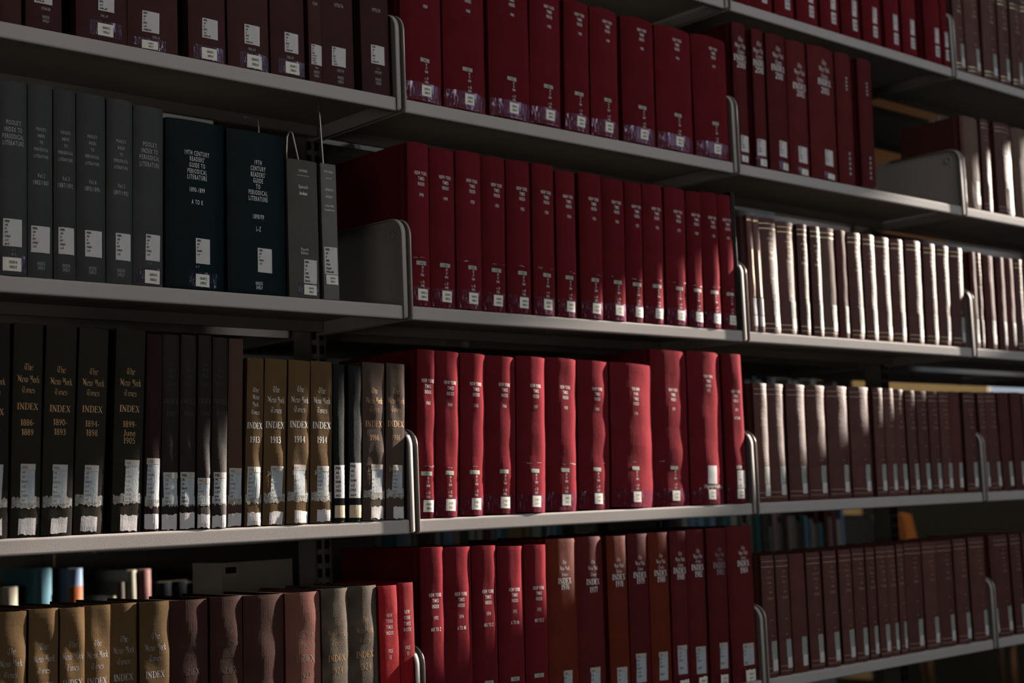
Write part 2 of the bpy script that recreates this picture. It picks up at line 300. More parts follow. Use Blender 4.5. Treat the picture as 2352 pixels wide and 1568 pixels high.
def text2d(font, s, cap, maxw=None, aspect=None):
    if font == 'b': v, f = blackletter(s); k = cap; asp = 0.98
    elif font == 's': v, f = serif(s); k = cap; asp = 0.92
    elif font == 'g': v, f = bfont(s, 1.3, 0.008); k = cap / 0.73; asp = 0.48
    else: v, f = bfont(s, 1.0, 0.02 if font == 'm' else 0.0); k = cap / 0.73; asp = 0.95 if font == 'm' else 0.85
    if aspect: asp = aspect
    if not v: return [], []
    x0 = min(p[0] for p in v); x1 = max(p[0] for p in v); w = (x1 - x0) * k * asp
    sx = k * asp
    if maxw and w > maxw: sx *= maxw / w
    c = (x0 + x1) / 2
    return [((p[0] - c) * sx, p[1] * k - cap / 2) for p in v], f

# ---------------------------------------------------------------- books
SAG = {'nyt': .145, 'nyt2': .13, 'ny09': .13, 'nyv': .13, 'rust': .12, 'nyr': .05, 'ess': .085, 'poole': .10, 'rg': .075, 'sut': .05, 'mit': .03, 'times': .125, 'plain': .12, 'tan': .12, 'slim': .14,
       'nyo': .06, 'nyd': .10, 'ny13': .065, 'ny24': .10, 'blk': .13}
def surf(sp, x, z):
    """depth of the spine surface at local x, z (y grows into the shelf)"""
    w, h, sag, amp, ph, pw = sp
    t = abs(2 * x / w); y = sag * (t ** pw)
    e = max(0.0, abs(2 * z / h - 1) - 0.93) / 0.07
    y += 0.0006 * e * e
    y += amp * (math.sin(9 * z / h * 2 + ph) * 0.6 + math.sin(23 * z / h + 3 * x / w + 2.1 * ph)) * (0.35 + 0.65 * math.cos(1.4 * x / w * 2))
    y += amp * 0.9 * math.sin(7 * x / w + 2.6 * z / h * 3 + ph * 1.7)
    return y
def slab(mb, sp, x0, x1, z0, z1, off, nx=7, nz=3, th=0.0003, jag=0.0, rnd=None, tilt=0.0):
    vf = []; vb = []
    for j in range(nz + 1):
        for i in range(nx + 1):
            x = x0 + (x1 - x0) * i / nx; z = z0 + (z1 - z0) * j / nz
            if jag and (j == 0 or j == nz): z += rnd.uniform(-jag, jag)
            x = min(max(x + tilt * (z - z0), -sp[0] / 2), sp[0] / 2)
            y = surf(sp, x, z); vf.append((x, y - off, z)); vb.append((x, y - off + th, z))
    f = []
    W = nx + 1; B0 = len(vf)
    for j in range(nz):
        for i in range(nx):
            a = j * W + i; f.append((a, a + 1, a + W + 1, a + W)); f.append((B0 + a, B0 + a + W, B0 + a + W + 1, B0 + a + 1))
    for i in range(nx):
        f.append((i, B0 + i, B0 + i + 1, i + 1)); a = nz * W + i; f.append((a, a + 1, B0 + a + 1, B0 + a))
    for j in range(nz):
        a = j * W; f.append((a, a + W, B0 + a + W, B0 + a)); a += nx; f.append((a, B0 + a, B0 + a + W, a + W))
    mb.add(vf + vb, f)
def letter(mb, sp, font, s, xc, zc, cap, maxw, off, aspect=None):
    v, f = text2d(font, s, cap, maxw, aspect)
    if v: mb.add([(a + xc, surf(sp, a + xc, b + zc) - off, b + zc) for a, b in v], f)

REC = {('D', '1923'): .0, ('D', 'D9'): .0045, ('D', 'D8'): .0075, ('D', 'D7'): .010, ('D', 'D6'): .0115, ('D', 'D5'): .013, ('D', 'D4'): .009, ('C', '1969'): .004, ('C', '1971'): .0022, ('C', '1964'): .002, ('C', '1966'): .0015, ('C', '1968'): .001, ('C', '1972'): -.0015, ('C', '1970'): -.001, ('C', '1967'): -.001, ('C', '1911'): .004, ('C', '1907'): .002, ('C', '1894'): .004}
def build_book(kind, tag, row, bay, x, w, h, lean, label, grp, T, LB, depth=None):
    rnd = random.Random(hash((row, bay, int(x * 1e4))) & 0xffff if False else int(x * 99991 + ord(row) * 7919))
    D = depth or {'nyt': .232, 'nyt2': .225, 'ny09': .225, 'ess': .19, 'poole': .17, 'rg': .2, 'times': .17, 'ny13': .19, 'nyo': .2}.get(kind, .18)
    key = kind
    amp = {'nyt': .00028, 'ny13': .0006, 'ny24': .0005, 'nyd': .0004, 'nyo': .0003}.get(kind, .00018)
    if kind == 'nyt' and row == 'C': amp = .00042
    if kind == 'ny13' and row == 'D': amp = .0007
    if kind == 'ny09' and tag in ('1976', '1978', '1980'): key = 'rust'
    if kind == 'nyd':
        key = {'1905': 'purple', '1911': 'redbrown', 'D7': 'roseD', 'D8': 'roseD', 'D9': 'roseD', '1923': 'rose'}.get(tag, 'nyd')
    if kind == 'ny13' and tag.startswith('1916'): key = 'ny16'
    sag = min(w, .075) * SAG.get(kind, .1) * (1.2 if row == 'B' else 1.0) * rnd.uniform(.85, 1.15)
    sp = (w, h, sag, amp, rnd.uniform(0, 6.28), rnd.uniform(2.1, 3.2) if kind not in ('times', 'plain') else rnd.uniform(2.0, 2.4))
    yo = rnd.uniform(-.0015, .0025) + {'ess': .002, 'nyt': -.001}.get(kind, 0.0)
    zt = ZR[row] + LIP
    rec = REC.get((row, tag), 0.0); yo += rec; x += rec * (x + .68) / 1.986 * (.35 if row == 'C' else .2)
    root = empty('book', (x, yo, zt + abs(math.sin(math.radians(lean))) * w / 2 + .0002), label, 'book', grp, math.radians(lean))
    # cover: one C-shaped shell (boards, hinges, spine) lofted up the height
    nx = 16; nz = 22; th = .0026
    # underside of the board: groove profile per depth
    side = [(D, 0.0), (D * .5, 0.0), (sag + .017, 0.0), (sag + .011, .0016), (sag + .006, .0019), (sag + .002, .0006)]
    rings = []
    for j in range(nz + 1):
        u = j / nz; u = 0.5 - 0.5 * math.cos(math.pi * u); z = h * u
        outer = []; inner = []
        for y, g in side: outer.append((-w / 2 + g, y, z)); inner.append((-w / 2 + g + th, y, z))
        for i in range(nx + 1):
            xx = -w / 2 + w * i / nx; y = surf(sp, xx, z); outer.append((xx * .996, y, z)); inner.append((xx * (1 - 2 * th / w), y + th, z))
        for y, g in reversed(side): outer.append((w / 2 - g, y, z)); inner.append((w / 2 - g - th, y, z))
        rings.append((outer, inner))
    no = len(rings[0][0]); V = []; F = []
    for o_, i_ in rings: V += o_ + i_
    S = 2 * no
    for j in range(nz):
        a = j * S; b = a + S
        for i in range(no - 1):
            F.append((a + i, a + i + 1, b + i + 1, b + i)); F.append((a + no + i + 1, a + no + i, b + no + i, b + no + i + 1))
        F.append((a, b, b + no, a + no)); F.append((a + no - 1, a + 2 * no - 1, b + 2 * no - 1, b + no - 1))
    t = nz * S
    for i in range(no - 1):
        F.append((i, no + i, no + i + 1, i + 1)); F.append((t + i, t + i + 1, t + no + i + 1, t + no + i))
    mesh('cover', V, F, COVER[key], root)
    pg = MB(); y0 = sag + .006
    pg.box(-w / 2 + .0045, w / 2 - .0045, y0, D - .004, .003, h - .004)
    pg.obj('page_block', PAPER, root)
    # stamped title
    foil = {'nyt': SILVER, 'ny09': SILVER, 'nyo': GOLD, 'nyd': DARKF, 'ny24': GOLD, 'ess': SILVERD, 'poole': SILVERD, 'rg': SILVER}.get(kind, SILVER)
    if kind == 'ny13': foil = GOLD if tag.startswith('1916') else (SILVERD if row == 'D' else SILVER)
    if tag == '1923': foil = GOLDD
    if tag == '1983': foil = SILVERD
    mw = w * .90
    groups = []
    for font, st, z, cap in sorted([t for t in T if t[2] <= h * 1000], key=lambda t: -t[2]):
        if not groups or groups[-1][-1][2] - z > 16: groups.append([])
        groups[-1].append((font, st, z, cap))
    for gi, grp_ in enumerate(groups):
        mb = MB()
        for font, st, z, cap in grp_:
            z /= 1000; cap /= 1000
            if st == '-----': slab(mb, sp, -w * .2, w * .2, z - .0002, z + .0003, .0003, 4, 1, .0002); continue
            letter(mb, sp, font, st, w * .02 if kind in ('nyt', 'ess') else 0, z, cap, mw, .00028)
        if mb.v: mb.obj('title_lettering' if gi == 0 else ('foot_lettering' if grp_[0][2] < h * 330 else 'year_lettering'), foil, root)
    if tag == '1972':
        mb = MB(); slab(mb, sp, -w * .2, w * .38, .032, .039, .00035, 16, 2, .0002, .0022, rnd); mb.obj('worn_tape', WORN, root)
    if kind == 'times' or (kind == 'tan' and row != 'A'):
        for zz, t_ in ((h - .0125, .0013), (h - .0235, .0016), (.0095, .0010), (.0195, .0013)):
            mb = MB(); slab(mb, sp, -w / 2 * .93, w / 2 * .93, zz - t_ / 2, zz + t_ / 2, .0003, 12, 1, .0002)
            mb.obj('gold_band', GOLDP if row in 'BZ' else GOLD_SHADE, root)
        if kind == 'times':
            mb = MB()
            for s, zz, cap, fw in (('THE', .0345, .0034, .3), ('OFFICIAL', .0455, .0034, .62), ('INDEX', .057, .0036, .45), ('TO', .0665, .003, .2), ('THE', .0765, .0046, .36), ('TIMES', .0895, .0054, .62)):
                letter(mb, sp, 's' if all(c in SER for c in s) else 'f', s, 0, h - zz, cap, min(w * .8, .040 * fw / .62), .0003, 1.1)
            slab(mb, sp, -.0045, .0045, h - .1345, h - .1335, .0003, 3, 1, .0002); slab(mb, sp, -.0045, .0045, h - .1665, h - .1655, .0003, 3, 1, .0002)
            mb.obj('title_lettering', GOLDP if row in 'BZ' else GOLD_SHADE, root)
    if kind == 'slim':
        mb = MB(); slab(mb, sp, -w / 2 * .9, w / 2 * .9, h - .013, h - .009, .0003, 6, 1, .0002); mb.obj('gold_band', GOLDP, root); mb = MB(); slab(mb, sp, -.001, .0035, .075, h - .075, .0003, 2, 8, .0002); mb.obj('gold_stripe', GOLDP, root)
        mb = MB(); slab(mb, sp, -w * .25, w * .42, .036, .072, .0004); mb.obj('call_number_label', GREYL, root)
        mb = MB(); slab(mb, sp, -w * .3, w * .42, .012, .034, .0004); mb.obj('shelf_label', WHITE, root)
    if kind in ('times', 'plain', 'tan') and row in 'BCDZA':
        lw = min(.019, w * .44); cx = w * .13
        tl = rnd.uniform(-.01, .03)
        mb = MB(); slab(mb, sp, cx - lw / 2, cx + lw / 2, .037, .074, .0004, tilt=tl); cl = mb.obj('call_number_label', plain('green_grey_label', (.27, .29, .26, 1), .7, 0, .3, 300, .12, 90), root)
        mb = MB()
        for q in range(5): letter(mb, sp, 'm', ['PER.', 'AI', '21', 'T46', ''][q], cx - lw * .1, .068 - q * .0062, .0036, lw * .7, .0008)
        mb.obj('lettering', FADED, cl)
        mb = MB(); slab(mb, sp, cx - lw * .42, cx + lw * .6, .0135 + rnd.uniform(-.001, .001), .0365, .00045, tilt=tl); sl = mb.obj('shelf_label', WHITE, root)
    # worn white tape bands near the foot of the cloth volumes
    if kind in ('nyo', 'nyd', 'ny13') and row == 'C':
        mb = MB(); z0 = .040 if kind == 'nyo' else .035
        if tag in ('1916', '1916b'): z0 = .036
        for q in range(1):
            slab(mb, sp, -w / 2 * .94, w / 2 * .96, z0, z0 + .014, .00035, 16, 2, .0002, .0024, rnd)
        mb.obj('worn_tape', WORN, root)
    if kind == 'blk':
        mb = MB(); slab(mb, sp, -w / 2 * .95, w / 2 * .95, .003, .05, .0003); mb.obj('black_tape', plain('black_tape', (.01, .01, .011, 1), .15), root)
    lab_i = 0
    for it in LB:
        ty, x0, x1, z0, z1, lines = it; x0 /= 1000; x1 /= 1000; z0 /= 1000; z1 /= 1000
        x0 = max(x0, -w / 2 * .93); x1 = min(x1, w / 2 * .96); z0 = max(z0, .0012)
        if z0 > h: continue
        if z1 <= z0 or x1 <= x0: continue
        old = kind in ('nyo', 'nyd', 'ny13', 'ny24') or (kind == 'ny09' and row == 'D')
        if ty == 'c': nm, m = 'call_number_label', (GREYL if old else WHITE)
        elif ty == 'w': nm, m = 'call_number_label', WHITE
        elif ty == 'p': nm, m = 'label_tab', GREENL
        else: nm, m = 'shelf_label', (CREAM if kind in ('nyt', 'ess', 'ny09', 'sut', 'rg', 'poole', 'mit') else (TANL if kind == 'blk' else WHITE))
        if ty == 'p' and kind == 'nyt': x0 += rnd.uniform(-.002, .002)
        tl = rnd.uniform(-.03, .05) if old else rnd.uniform(-.008, .03)
        jag = .0014 if (ty == 's' and old) else 0
        ink = FADED if old and tag not in ('1908', '1910') else INK
        mb = MB(); slab(mb, sp, x0, x1, z0, z1, .00045 + .0001 * lab_i, 7, 3, .0003, jag, rnd, tl); lo = mb.obj(nm, m, root); lab_i += 1
        if old and ty == 'c':
            mb = MB(); slab(mb, sp, x0 - .0003, x1 + .0003, z1 - .0085, z1 + .0003, .0009, 7, 1, .0003, 0, None, tl); mb.obj('head_tape', PINKL, lo)
        lw = x1 - x0
        if lines:
            mb = MB(); n = len(lines)
            if ty == 's':
                ch = (z1 - z0) * .19
                for q, s in enumerate(lines): letter(mb, sp, 's', s, (x0 + x1) / 2 + lw * .05, z0 + (z1 - z0) * (.66, .30)[q], ch, lw * .74, .0012)
            elif ty == 'p': letter(mb, sp, 'm', 'PER.', (x0 + x1) / 2 + .001, (z0 + z1) / 2, .0036, lw * .6, .0012); ink = FADED
            else:
                pt = (z1 - z0) / (n + .35); ch = min(pt * .58, .0042)
                for q, s in enumerate(lines):
                    if not s: continue
                    v, f = text2d('m', s, ch, lw * .86)
                    wd = max(a for a, b in v) - min(a for a, b in v)
                    letter(mb, sp, 'm', s, x0 + lw * .09 + wd / 2, z1 - pt * (q + .68), ch, lw * .86, .0013)
            if mb.v: mb.obj('lettering', ink, lo)
        if ty == 's' and kind in ('nyt', 'ess', 'ny09', 'rg', 'mit', 'sut') or (ty == 's' and kind == 'poole'):
            mb = MB(); a, b = (-w / 2 * .97, w / 2 * .97) if kind == 'nyt' else (max(x0 - .012, -w / 2 * .97), min(x1 + .014, w / 2 * .97))
            slab(mb, sp, a, b, .0012 if kind == 'nyt' else max(z0 - .001, .0008), min(z1 + .0035, h), .00032, 14, 3, .0002, .0003, rnd); mb.obj('clear_tape', TAPE, root)
    if kind == 'nyt' and row in 'BC' and tag != '1972' and rnd.random() < .75:
        z0 = .0835 + rnd.uniform(0, .004)
        for k in range(rnd.randint(1, 3)):
            a = rnd.uniform(-.4, .3) * w; b = min(a + rnd.uniform(.004, .012), w * .45)
            mb = MB(); slab(mb, sp, a, b, z0 + k * .0012, z0 + k * .0012 + .0006, .00025, 6, 1, .0002, .0003, rnd); mb.obj('scuff_mark', SILVERD, root)
    if kind == 'nyv':
        mb = MB()
        for s, z in (('INDEX', h - .075), ('1851', h - .09), ('1', h - .125), ('N44', .07), ('v. 1', .045)): pass
        for k in range(4): slab(mb, sp, -.003, .003, h - .062 - .009 * k, h - .057 - .009 * k, .0003, 2, 1, .0002)
        for k in range(5): slab(mb, sp, -.003, .003, .07 - .012 * k, .0765 - .012 * k, .0003, 2, 1, .0002)
        mb.obj('title_lettering', SILVERD, root)
    return root

BOOKS = [
["nyt2","","Z",2,1882.4,64.4,320.0,1.3,"dark red book, first from left, topmost shelf, right bay","red volumes on the right bay's topmost shelf",[],[["c",-6,12,52,92,["PER.","AI","21","N44","",""]],["s",-6,12,17,45,["INDEX","SHELF"]]]],
["nyt2","","Z",2,1957.5,78.5,320.0,1.3,"dark red book, second from left, topmost shelf, right bay","red volumes on the right bay's topmost shelf",[],[["c",-6,12,52,92,["PER.","AI","21","N44","",""]],["s",-6,12,17,45,["INDEX","SHELF"]]]],
["nyt2","","Z",2,2038.0,69.2,320.0,1.3,"dark red book, third from left, topmost shelf, right bay","red volumes on the right bay's topmost shelf",[],[["c",-6,12,52,92,["PER.","AI","21","N44","",""]],["s",-6,12,17,45,["INDEX","SHELF"]]]],
["nyt2","","Z",2,2131.1,78.1,320.0,1.3,"dark red book, fourth from left, topmost shelf, right bay","red volumes on the right bay's topmost shelf",[],[["c",-6,12,52,92,["PER.","AI","21","N44","",""]],["s",-6,12,17,45,["INDEX","SHELF"]]]],
["nyt2","","Z",2,2215.2,71.8,320.0,1.3,"dark red book, fifth from left, topmost shelf, right bay","red volumes on the right bay's topmost shelf",[],[["c",-6,12,52,92,["PER.","AI","21","N44","",""]],["s",-6,12,17,45,["INDEX","SHELF"]]]],
["nyt2","","Z",2,2302.4,74.4,320.0,1.3,"dark red book, sixth from left, topmost shelf, right bay","red volumes on the right bay's topmost shelf",[],[["c",-6,12,52,92,["PER.","AI","21","N44","",""]],["s",-6,12,17,45,["INDEX","SHELF"]]]],
["nyt2","","Z",2,2389.0,74.4,320.0,1.3,"dark red book, seventh from left, topmost shelf, right bay","red volumes on the right bay's topmost shelf",[],[["c",-6,12,52,92,["PER.","AI","21","N44","",""]],["s",-6,12,17,45,["INDEX","SHELF"]]]],
["nyt2","","Z",2,2479.8,64.1,320.0,1.3,"dark red book, eighth from left, topmost shelf, right bay","red volumes on the right bay's topmost shelf",[],[["c",-6,12,52,92,["PER.","AI","21","N44","",""]],["s",-6,12,17,45,["INDEX","SHELF"]]]],
["nyt2","","Z",2,2549.1,61.8,320.0,1.3,"dark red book, ninth from left, topmost shelf, right bay","red volumes on the right bay's topmost shelf",[],[["c",-6,12,52,92,["PER.","AI","21","N44","",""]],["s",-6,12,17,45,["INDEX","SHELF"]]]],
["nyt2","","Z",2,2663.7,74.5,320.0,0.51,"dark red book, tenth from left, topmost shelf, right bay","red volumes on the right bay's topmost shelf",[],[["c",-6,12,52,92,["PER.","AI","21","N44","",""]],["s",-6,12,17,45,["INDEX","SHELF"]]]],
["nyt2","","Z",2,2718.0,28.9,320.0,0,"dark red book, eleventh from left, topmost shelf, right bay","red volumes on the right bay's topmost shelf",[],[["c",-6,12,52,92,["PER.","AI","21","N44","",""]],["s",-6,12,17,45,["INDEX","SHELF"]]]],
["times","","Z",3,2785.9,48.1,250.5,1.3,"dark brown gold-banded book, first from left, topmost shelf, far right bay","brown gold-banded volumes on the far right bay's topmost shelf",[],[]],
["times","","Z",3,2861.2,71.2,250.5,1.3,"dark brown gold-banded book, second from left, topmost shelf, far right bay","brown gold-banded volumes on the far right bay's topmost shelf",[],[]],
["times","","Z",3,2944.0,75.4,250.5,2.6,"dark brown gold-banded book, third from left, topmost shelf, far right bay","brown gold-banded volumes on the far right bay's topmost shelf",[],[]],
["times","","Z",3,3016.3,54.5,247.5,2.6,"dark brown gold-banded book, fourth from left, topmost shelf, far right bay","brown gold-banded volumes on the far right bay's topmost shelf",[],[]],
["times","","Z",3,3079.4,59.1,247.9,2.6,"dark brown gold-banded book, fifth from left, topmost shelf, far right bay","brown gold-banded volumes on the far right bay's topmost shelf",[],[]],
["times","","Z",3,3145.2,61.5,252.5,2.6,"dark brown gold-banded book, sixth from left, topmost shelf, far right bay","brown gold-banded volumes on the far right bay's topmost shelf",[],[]],
["times","","Z",3,3212.8,62.9,252.5,2.6,"dark brown gold-banded book, seventh from left, topmost shelf, far right bay","brown gold-banded volumes on the far right bay's topmost shelf",[],[]],
["ess","tan","A",0,174.4,37.1,288.0,0.0,"dark maroon-brown book, first from left, second shelf, left bay","maroon-brown volumes on the left bay's second shelf",[],[]],
["ess","","A",0,211.6,32.2,288.0,0.0,"dark maroon-brown book, second from left, second shelf, left bay","maroon-brown volumes on the left bay's second shelf",[],[]],
["ess","1934/40","A",0,260.3,55.3,288.0,0.0,"dark maroon-brown book labelled 1934/40, third from left, second shelf, left bay","maroon-brown volumes on the left bay's second shelf",[["g","1934/40",30.1,5.2],["g","INDEX",17.8,4.6],["g","SHELF",12.0,4.5]],[["c",-16.0,11.2,36.9,69.6,["PER.","AI","3","E75","v.2","1934-40"]]]],
["ess","1941-47","A",0,352.3,82.6,288.0,0.0,"dark maroon-brown book labelled 1941-47, fourth from left, second shelf, left bay","maroon-brown volumes on the left bay's second shelf",[["g","1941-47",37.6,4.7]],[["c",-8.2,17.7,45.1,78.1,["PER.","AI","3","E75","v.3","1941-47"]],["s",-9.6,15.8,7.3,25.8,["INDEX","SHELF"]]]],
["ess","1948-54","A",0,438.1,85.8,288.0,0.0,"dark maroon-brown book labelled 1948-54, fifth from left, second shelf, left bay","maroon-brown volumes on the left bay's second shelf",[["g","1948-54",20.7,4.8]],[["c",-21.3,7.2,27.0,59.8,["PER.","AI","3","E75","v.4","1948-54"]],["s",-21.8,4.7,-2.8,14.1,["INDEX","SHELF"]]]],
["ess","1955-59","A",0,533.1,66.5,288.0,0.0,"dark maroon-brown book labelled 1955-59, sixth from left, second shelf, left bay","maroon-brown volumes on the left bay's second shelf",[],[["c",-11.4,16.9,36.9,68.6,["PER.","AI","3","E75","v.5","1955-59"]],["s",-13.0,14.8,3.1,21.3,["INDEX","SHELF"]]]],
["ess","1960-64","A",0,608.6,76.8,288.0,0.0,"dark maroon-brown book labelled 1960-64, seventh from left, second shelf, left bay","maroon-brown volumes on the left bay's second shelf",[["g","1960-64",32.6,5.1]],[["c",-11.4,17.4,40.3,72.5,["PER.","AI","3","E75","v.6","1960-64"]],["s",-7.6,20.4,2.0,23.7,["INDEX","SHELF"]]]],
["ess","1965-69","A",0,684.2,66.5,288.0,0.0,"dark maroon-brown book labelled 1965-69, eighth from left, second shelf, left bay","maroon-brown volumes on the left bay's second shelf",[["g","1965-69",33.0,5.1]],[["c",-9.1,18.0,41.2,74.2,["PER.","AI","3","E75","v.7","1965-69"]],["s",-8.6,18.9,5.7,25.2,["INDEX","SHELF"]]]],
["ess","1969","A",0,737.5,25.6,288.0,0.0,"dark maroon-brown book labelled 1969, ninth from left, second shelf, left bay","maroon-brown volumes on the left bay's second shelf",[["g","1969",134.5,6.0],["g","1969",24.4,4.4],["g","INDEX",17.3,4.8],["g","SHELF",11.0,4.8]],[["c",-9.3,14.9,29.5,64.0,["PER.","AI","3","E75","Word","Index","1900","-1969"]]]],
["ess","1970/74","A",0,784.2,65.8,288.0,0.0,"dark maroon-brown book labelled 1970/74, tenth from left, second shelf, left bay","maroon-brown volumes on the left bay's second shelf",[["g","1970/74",140.1,6.9],["g","1970/74",27.1,5.3],["g","INDEX",15.0,5.2],["g","SHELF",8.2,5.3]],[["c",-15.4,12.6,34.1,66.9,["PER.","AI","3","E75","v.8","1970","-1974"]]]],
["ess","1975/79","A",0,864.3,60.3,288.0,0.0,"dark maroon-brown book labelled 1975/79, eleventh from left, second shelf, left bay","maroon-brown volumes on the left bay's second shelf",[["g","1975/79",147.7,7.0],["g","v. 9",44.5,4.6],["g","1975/79",37.5,5.4],["g","INDEX",25.2,5.4],["g","SHELF",18.6,5.4]],[["c",-12.3,16.4,52.2,85.0,["PER.","AI","3","E75","v.9","1975-79"]]]],
["nyt","1939","A",1,966.8,92.3,261.5,1.3,"dark red book stamped 1939, first from left, second shelf, centre bay","red yearly index volumes on the centre bay's second shelf",[["g","NEW YORK",212.2,6.4],["g","TIMES",202.6,6.4],["g","INDEX",193.0,6.4],["g","1939",173.8,6.2],["g","AI",68.0,5.0],["g","21",61.5,5.0],["g","N44",54.5,5.0],["g","v. 27",42.5,5.0],["g","1939",35.5,5.0]],[["p",-12,9,71.5,78.5,["PER."]],["s",-9,13,10,30,["INDEX","SHELF"]]]],
["nyt","1940","A",1,1067.3,99.0,261.5,1.3,"dark red book stamped 1940, second from left, second shelf, centre bay","red yearly index volumes on the centre bay's second shelf",[["g","NEW YORK",223.6,6.4],["g","TIMES",214.0,6.4],["g","INDEX",204.4,6.4],["g","1940",185.2,6.2],["g","AI",68.0,5.0],["g","21",61.5,5.0],["g","N44",54.5,5.0],["g","v. 28",42.5,5.0],["g","1940",35.5,5.0]],[["p",-12,9,71.5,78.5,["PER."]],["s",-9,13,10,30,["INDEX","SHELF"]]]],
["nyt","1941","A",1,1175.0,102.3,261.5,1.3,"dark red book stamped 1941, third from left, second shelf, centre bay","red yearly index volumes on the centre bay's second shelf",[["g","NEW YORK",237.6,6.4],["g","TIMES",228.0,6.4],["g","INDEX",218.4,6.4],["g","1941",199.2,6.2],["g","AI",68.0,5.0],["g","21",61.5,5.0],["g","N44",54.5,5.0],["g","v. 29",42.5,5.0],["g","1941",35.5,5.0]],[["p",-12,9,71.5,78.5,["PER."]],["s",-9,13,10,30,["INDEX","SHELF"]]]],
["nyt","1942","A",1,1268.3,79.8,261.5,2.6,"dark red book stamped 1942, fourth from left, second shelf, centre bay","red yearly index volumes on the centre bay's second shelf",[["g","NEW YORK",233.2,6.4],["g","TIMES",223.6,6.4],["g","INDEX",214.0,6.4],["g","1942",194.8,6.2],["g","AI",68.0,5.0],["g","21",61.5,5.0],["g","N44",54.5,5.0],["g","v. 30",42.5,5.0],["g","1942",35.5,5.0]],[["p",-12,9,71.5,78.5,["PER."]],["s",-9,13,10,30,["INDEX","SHELF"]]]],
["nyt","1943","A",1,1352.8,67.2,261.5,2.6,"dark red book stamped 1943, fifth from left, second shelf, centre bay","red yearly index volumes on the centre bay's second shelf",[["g","NEW YORK",235.1,6.4],["g","TIMES",225.5,6.4],["g","INDEX",215.9,6.4],["g","1943",196.7,6.2],["g","AI",68.0,5.0],["g","21",61.5,5.0],["g","N44",54.5,5.0],["g","v. 31",42.5,5.0],["g","1943",35.5,5.0]],[["p",-12,9,71.5,78.5,["PER."]],["s",-9,13,10,30,["INDEX","SHELF"]]]],
["nyt","1944","A",1,1431.4,77.9,261.5,2.44,"dark red book stamped 1944, sixth from left, second shelf, centre bay","red yearly index volumes on the centre bay's second shelf",[["g","NEW YORK",235.3,6.4],["g","TIMES",225.70000000000002,6.4],["g","INDEX",216.10000000000002,6.4],["g","1944",196.9,6.2],["g","AI",68.0,5.0],["g","21",61.5,5.0],["g","N44",54.5,5.0],["g","v. 32",42.5,5.0],["g","1944",35.5,5.0]],[["p",-12,9,71.5,78.5,["PER."]],["s",-9,13,10,30,["INDEX","SHELF"]]]],
["nyt","1945","A",1,1533.6,96.4,261.5,1.84,"dark red book stamped 1945, seventh from left, second shelf, centre bay","red yearly index volumes on the centre bay's second shelf",[["g","NEW YORK",237.3,6.4],["g","TIMES",227.70000000000002,6.4],["g","INDEX",218.10000000000002,6.4],["g","1945",198.9,6.2],["g","AI",68.0,5.0],["g","21",61.5,5.0],["g","N44",54.5,5.0],["g","v. 33",42.5,5.0],["g","1945",35.5,5.0]],[["p",-12,9,71.5,78.5,["PER."]],["s",-9,13,10,30,["INDEX","SHELF"]]]],
["nyt","1946","A",1,1642.4,112.0,261.5,1.87,"dark red book stamped 1946, eighth from left, second shelf, centre bay","red yearly index volumes on the centre bay's second shelf",[["g","NEW YORK",236.3,6.4],["g","TIMES",226.70000000000002,6.4],["g","INDEX",217.10000000000002,6.4],["g","1946",197.9,6.2],["g","AI",68.0,5.0],["g","21",61.5,5.0],["g","N44",54.5,5.0],["g","v. 34",42.5,5.0],["g","1946",35.5,5.0]],[["p",-12,9,71.5,78.5,["PER."]],["s",-9,13,10,30,["INDEX","SHELF"]]]],
["nyt","1947","A",1,1760.1,112.3,264.0,0.73,"dark red book stamped 1947, ninth from left, second shelf, centre bay","red yearly index volumes on the centre bay's second shelf",[["g","NEW YORK",238.3,6.4],["g","TIMES",228.70000000000002,6.4],["g","INDEX",219.10000000000002,6.4],["g","1947",199.9,6.2],["g","AI",68.0,5.0],["g","21",61.5,5.0],["g","N44",54.5,5.0],["g","v. 35",42.5,5.0],["g","1947",35.5,5.0]],[["p",-12,9,71.5,78.5,["PER."]],["s",-9,13,10,30,["INDEX","SHELF"]]]],
["ny09","2009","A",2,1857.5,45.9,314.6,1.6,"maroon book stamped 2009, first from left, second shelf, right bay","maroon yearly index volumes on the right bay's second shelf",[["b","The",279.2,11.0],["b","New York",264.3,10.9],["b","Times",251.3,10.9],["s","INDEX",236.5,13.9],["s","2009",220.6,13.8]],[["c",-11.6,14.6,26.9,63.2,["PER.","AI","21","N44","2009",""]],["s",-10.0,10.1,5.1,18.0,["INDEX","SHELF"]]]],
["ny09","2010","A",2,1920.9,40.3,312.2,1.47,"maroon book stamped 2010, second from left, second shelf, right bay","maroon yearly index volumes on the right bay's second shelf",[["b","The",279.9,11.1],["b","New York",263.8,11.1],["b","Times",250.7,11.1],["s","INDEX",235.6,14.0],["s","2010",219.5,14.1]],[["c",-17.3,9.0,25.6,62.4,["PER.","AI","21","N44","2010",""]],["s",-10.3,11.3,3.5,18.4,["INDEX","SHELF"]]]],
["ny09","2011","A",2,1990.5,70.3,313.4,1.61,"maroon book stamped 2011, third from left, second shelf, right bay","maroon yearly index volumes on the right bay's second shelf",[["b","The",280.6,11.2],["b","New York",265.2,11.3],["b","Times",249.9,11.2],["s","INDEX",235.6,14.3],["s","2011",217.3,14.2]],[["c",-9.8,17.7,32.7,69.0,["PER.","AI","21","N44","2011",""]],["s",0.5,21.3,4.4,19.7,["INDEX","SHELF"]]]],
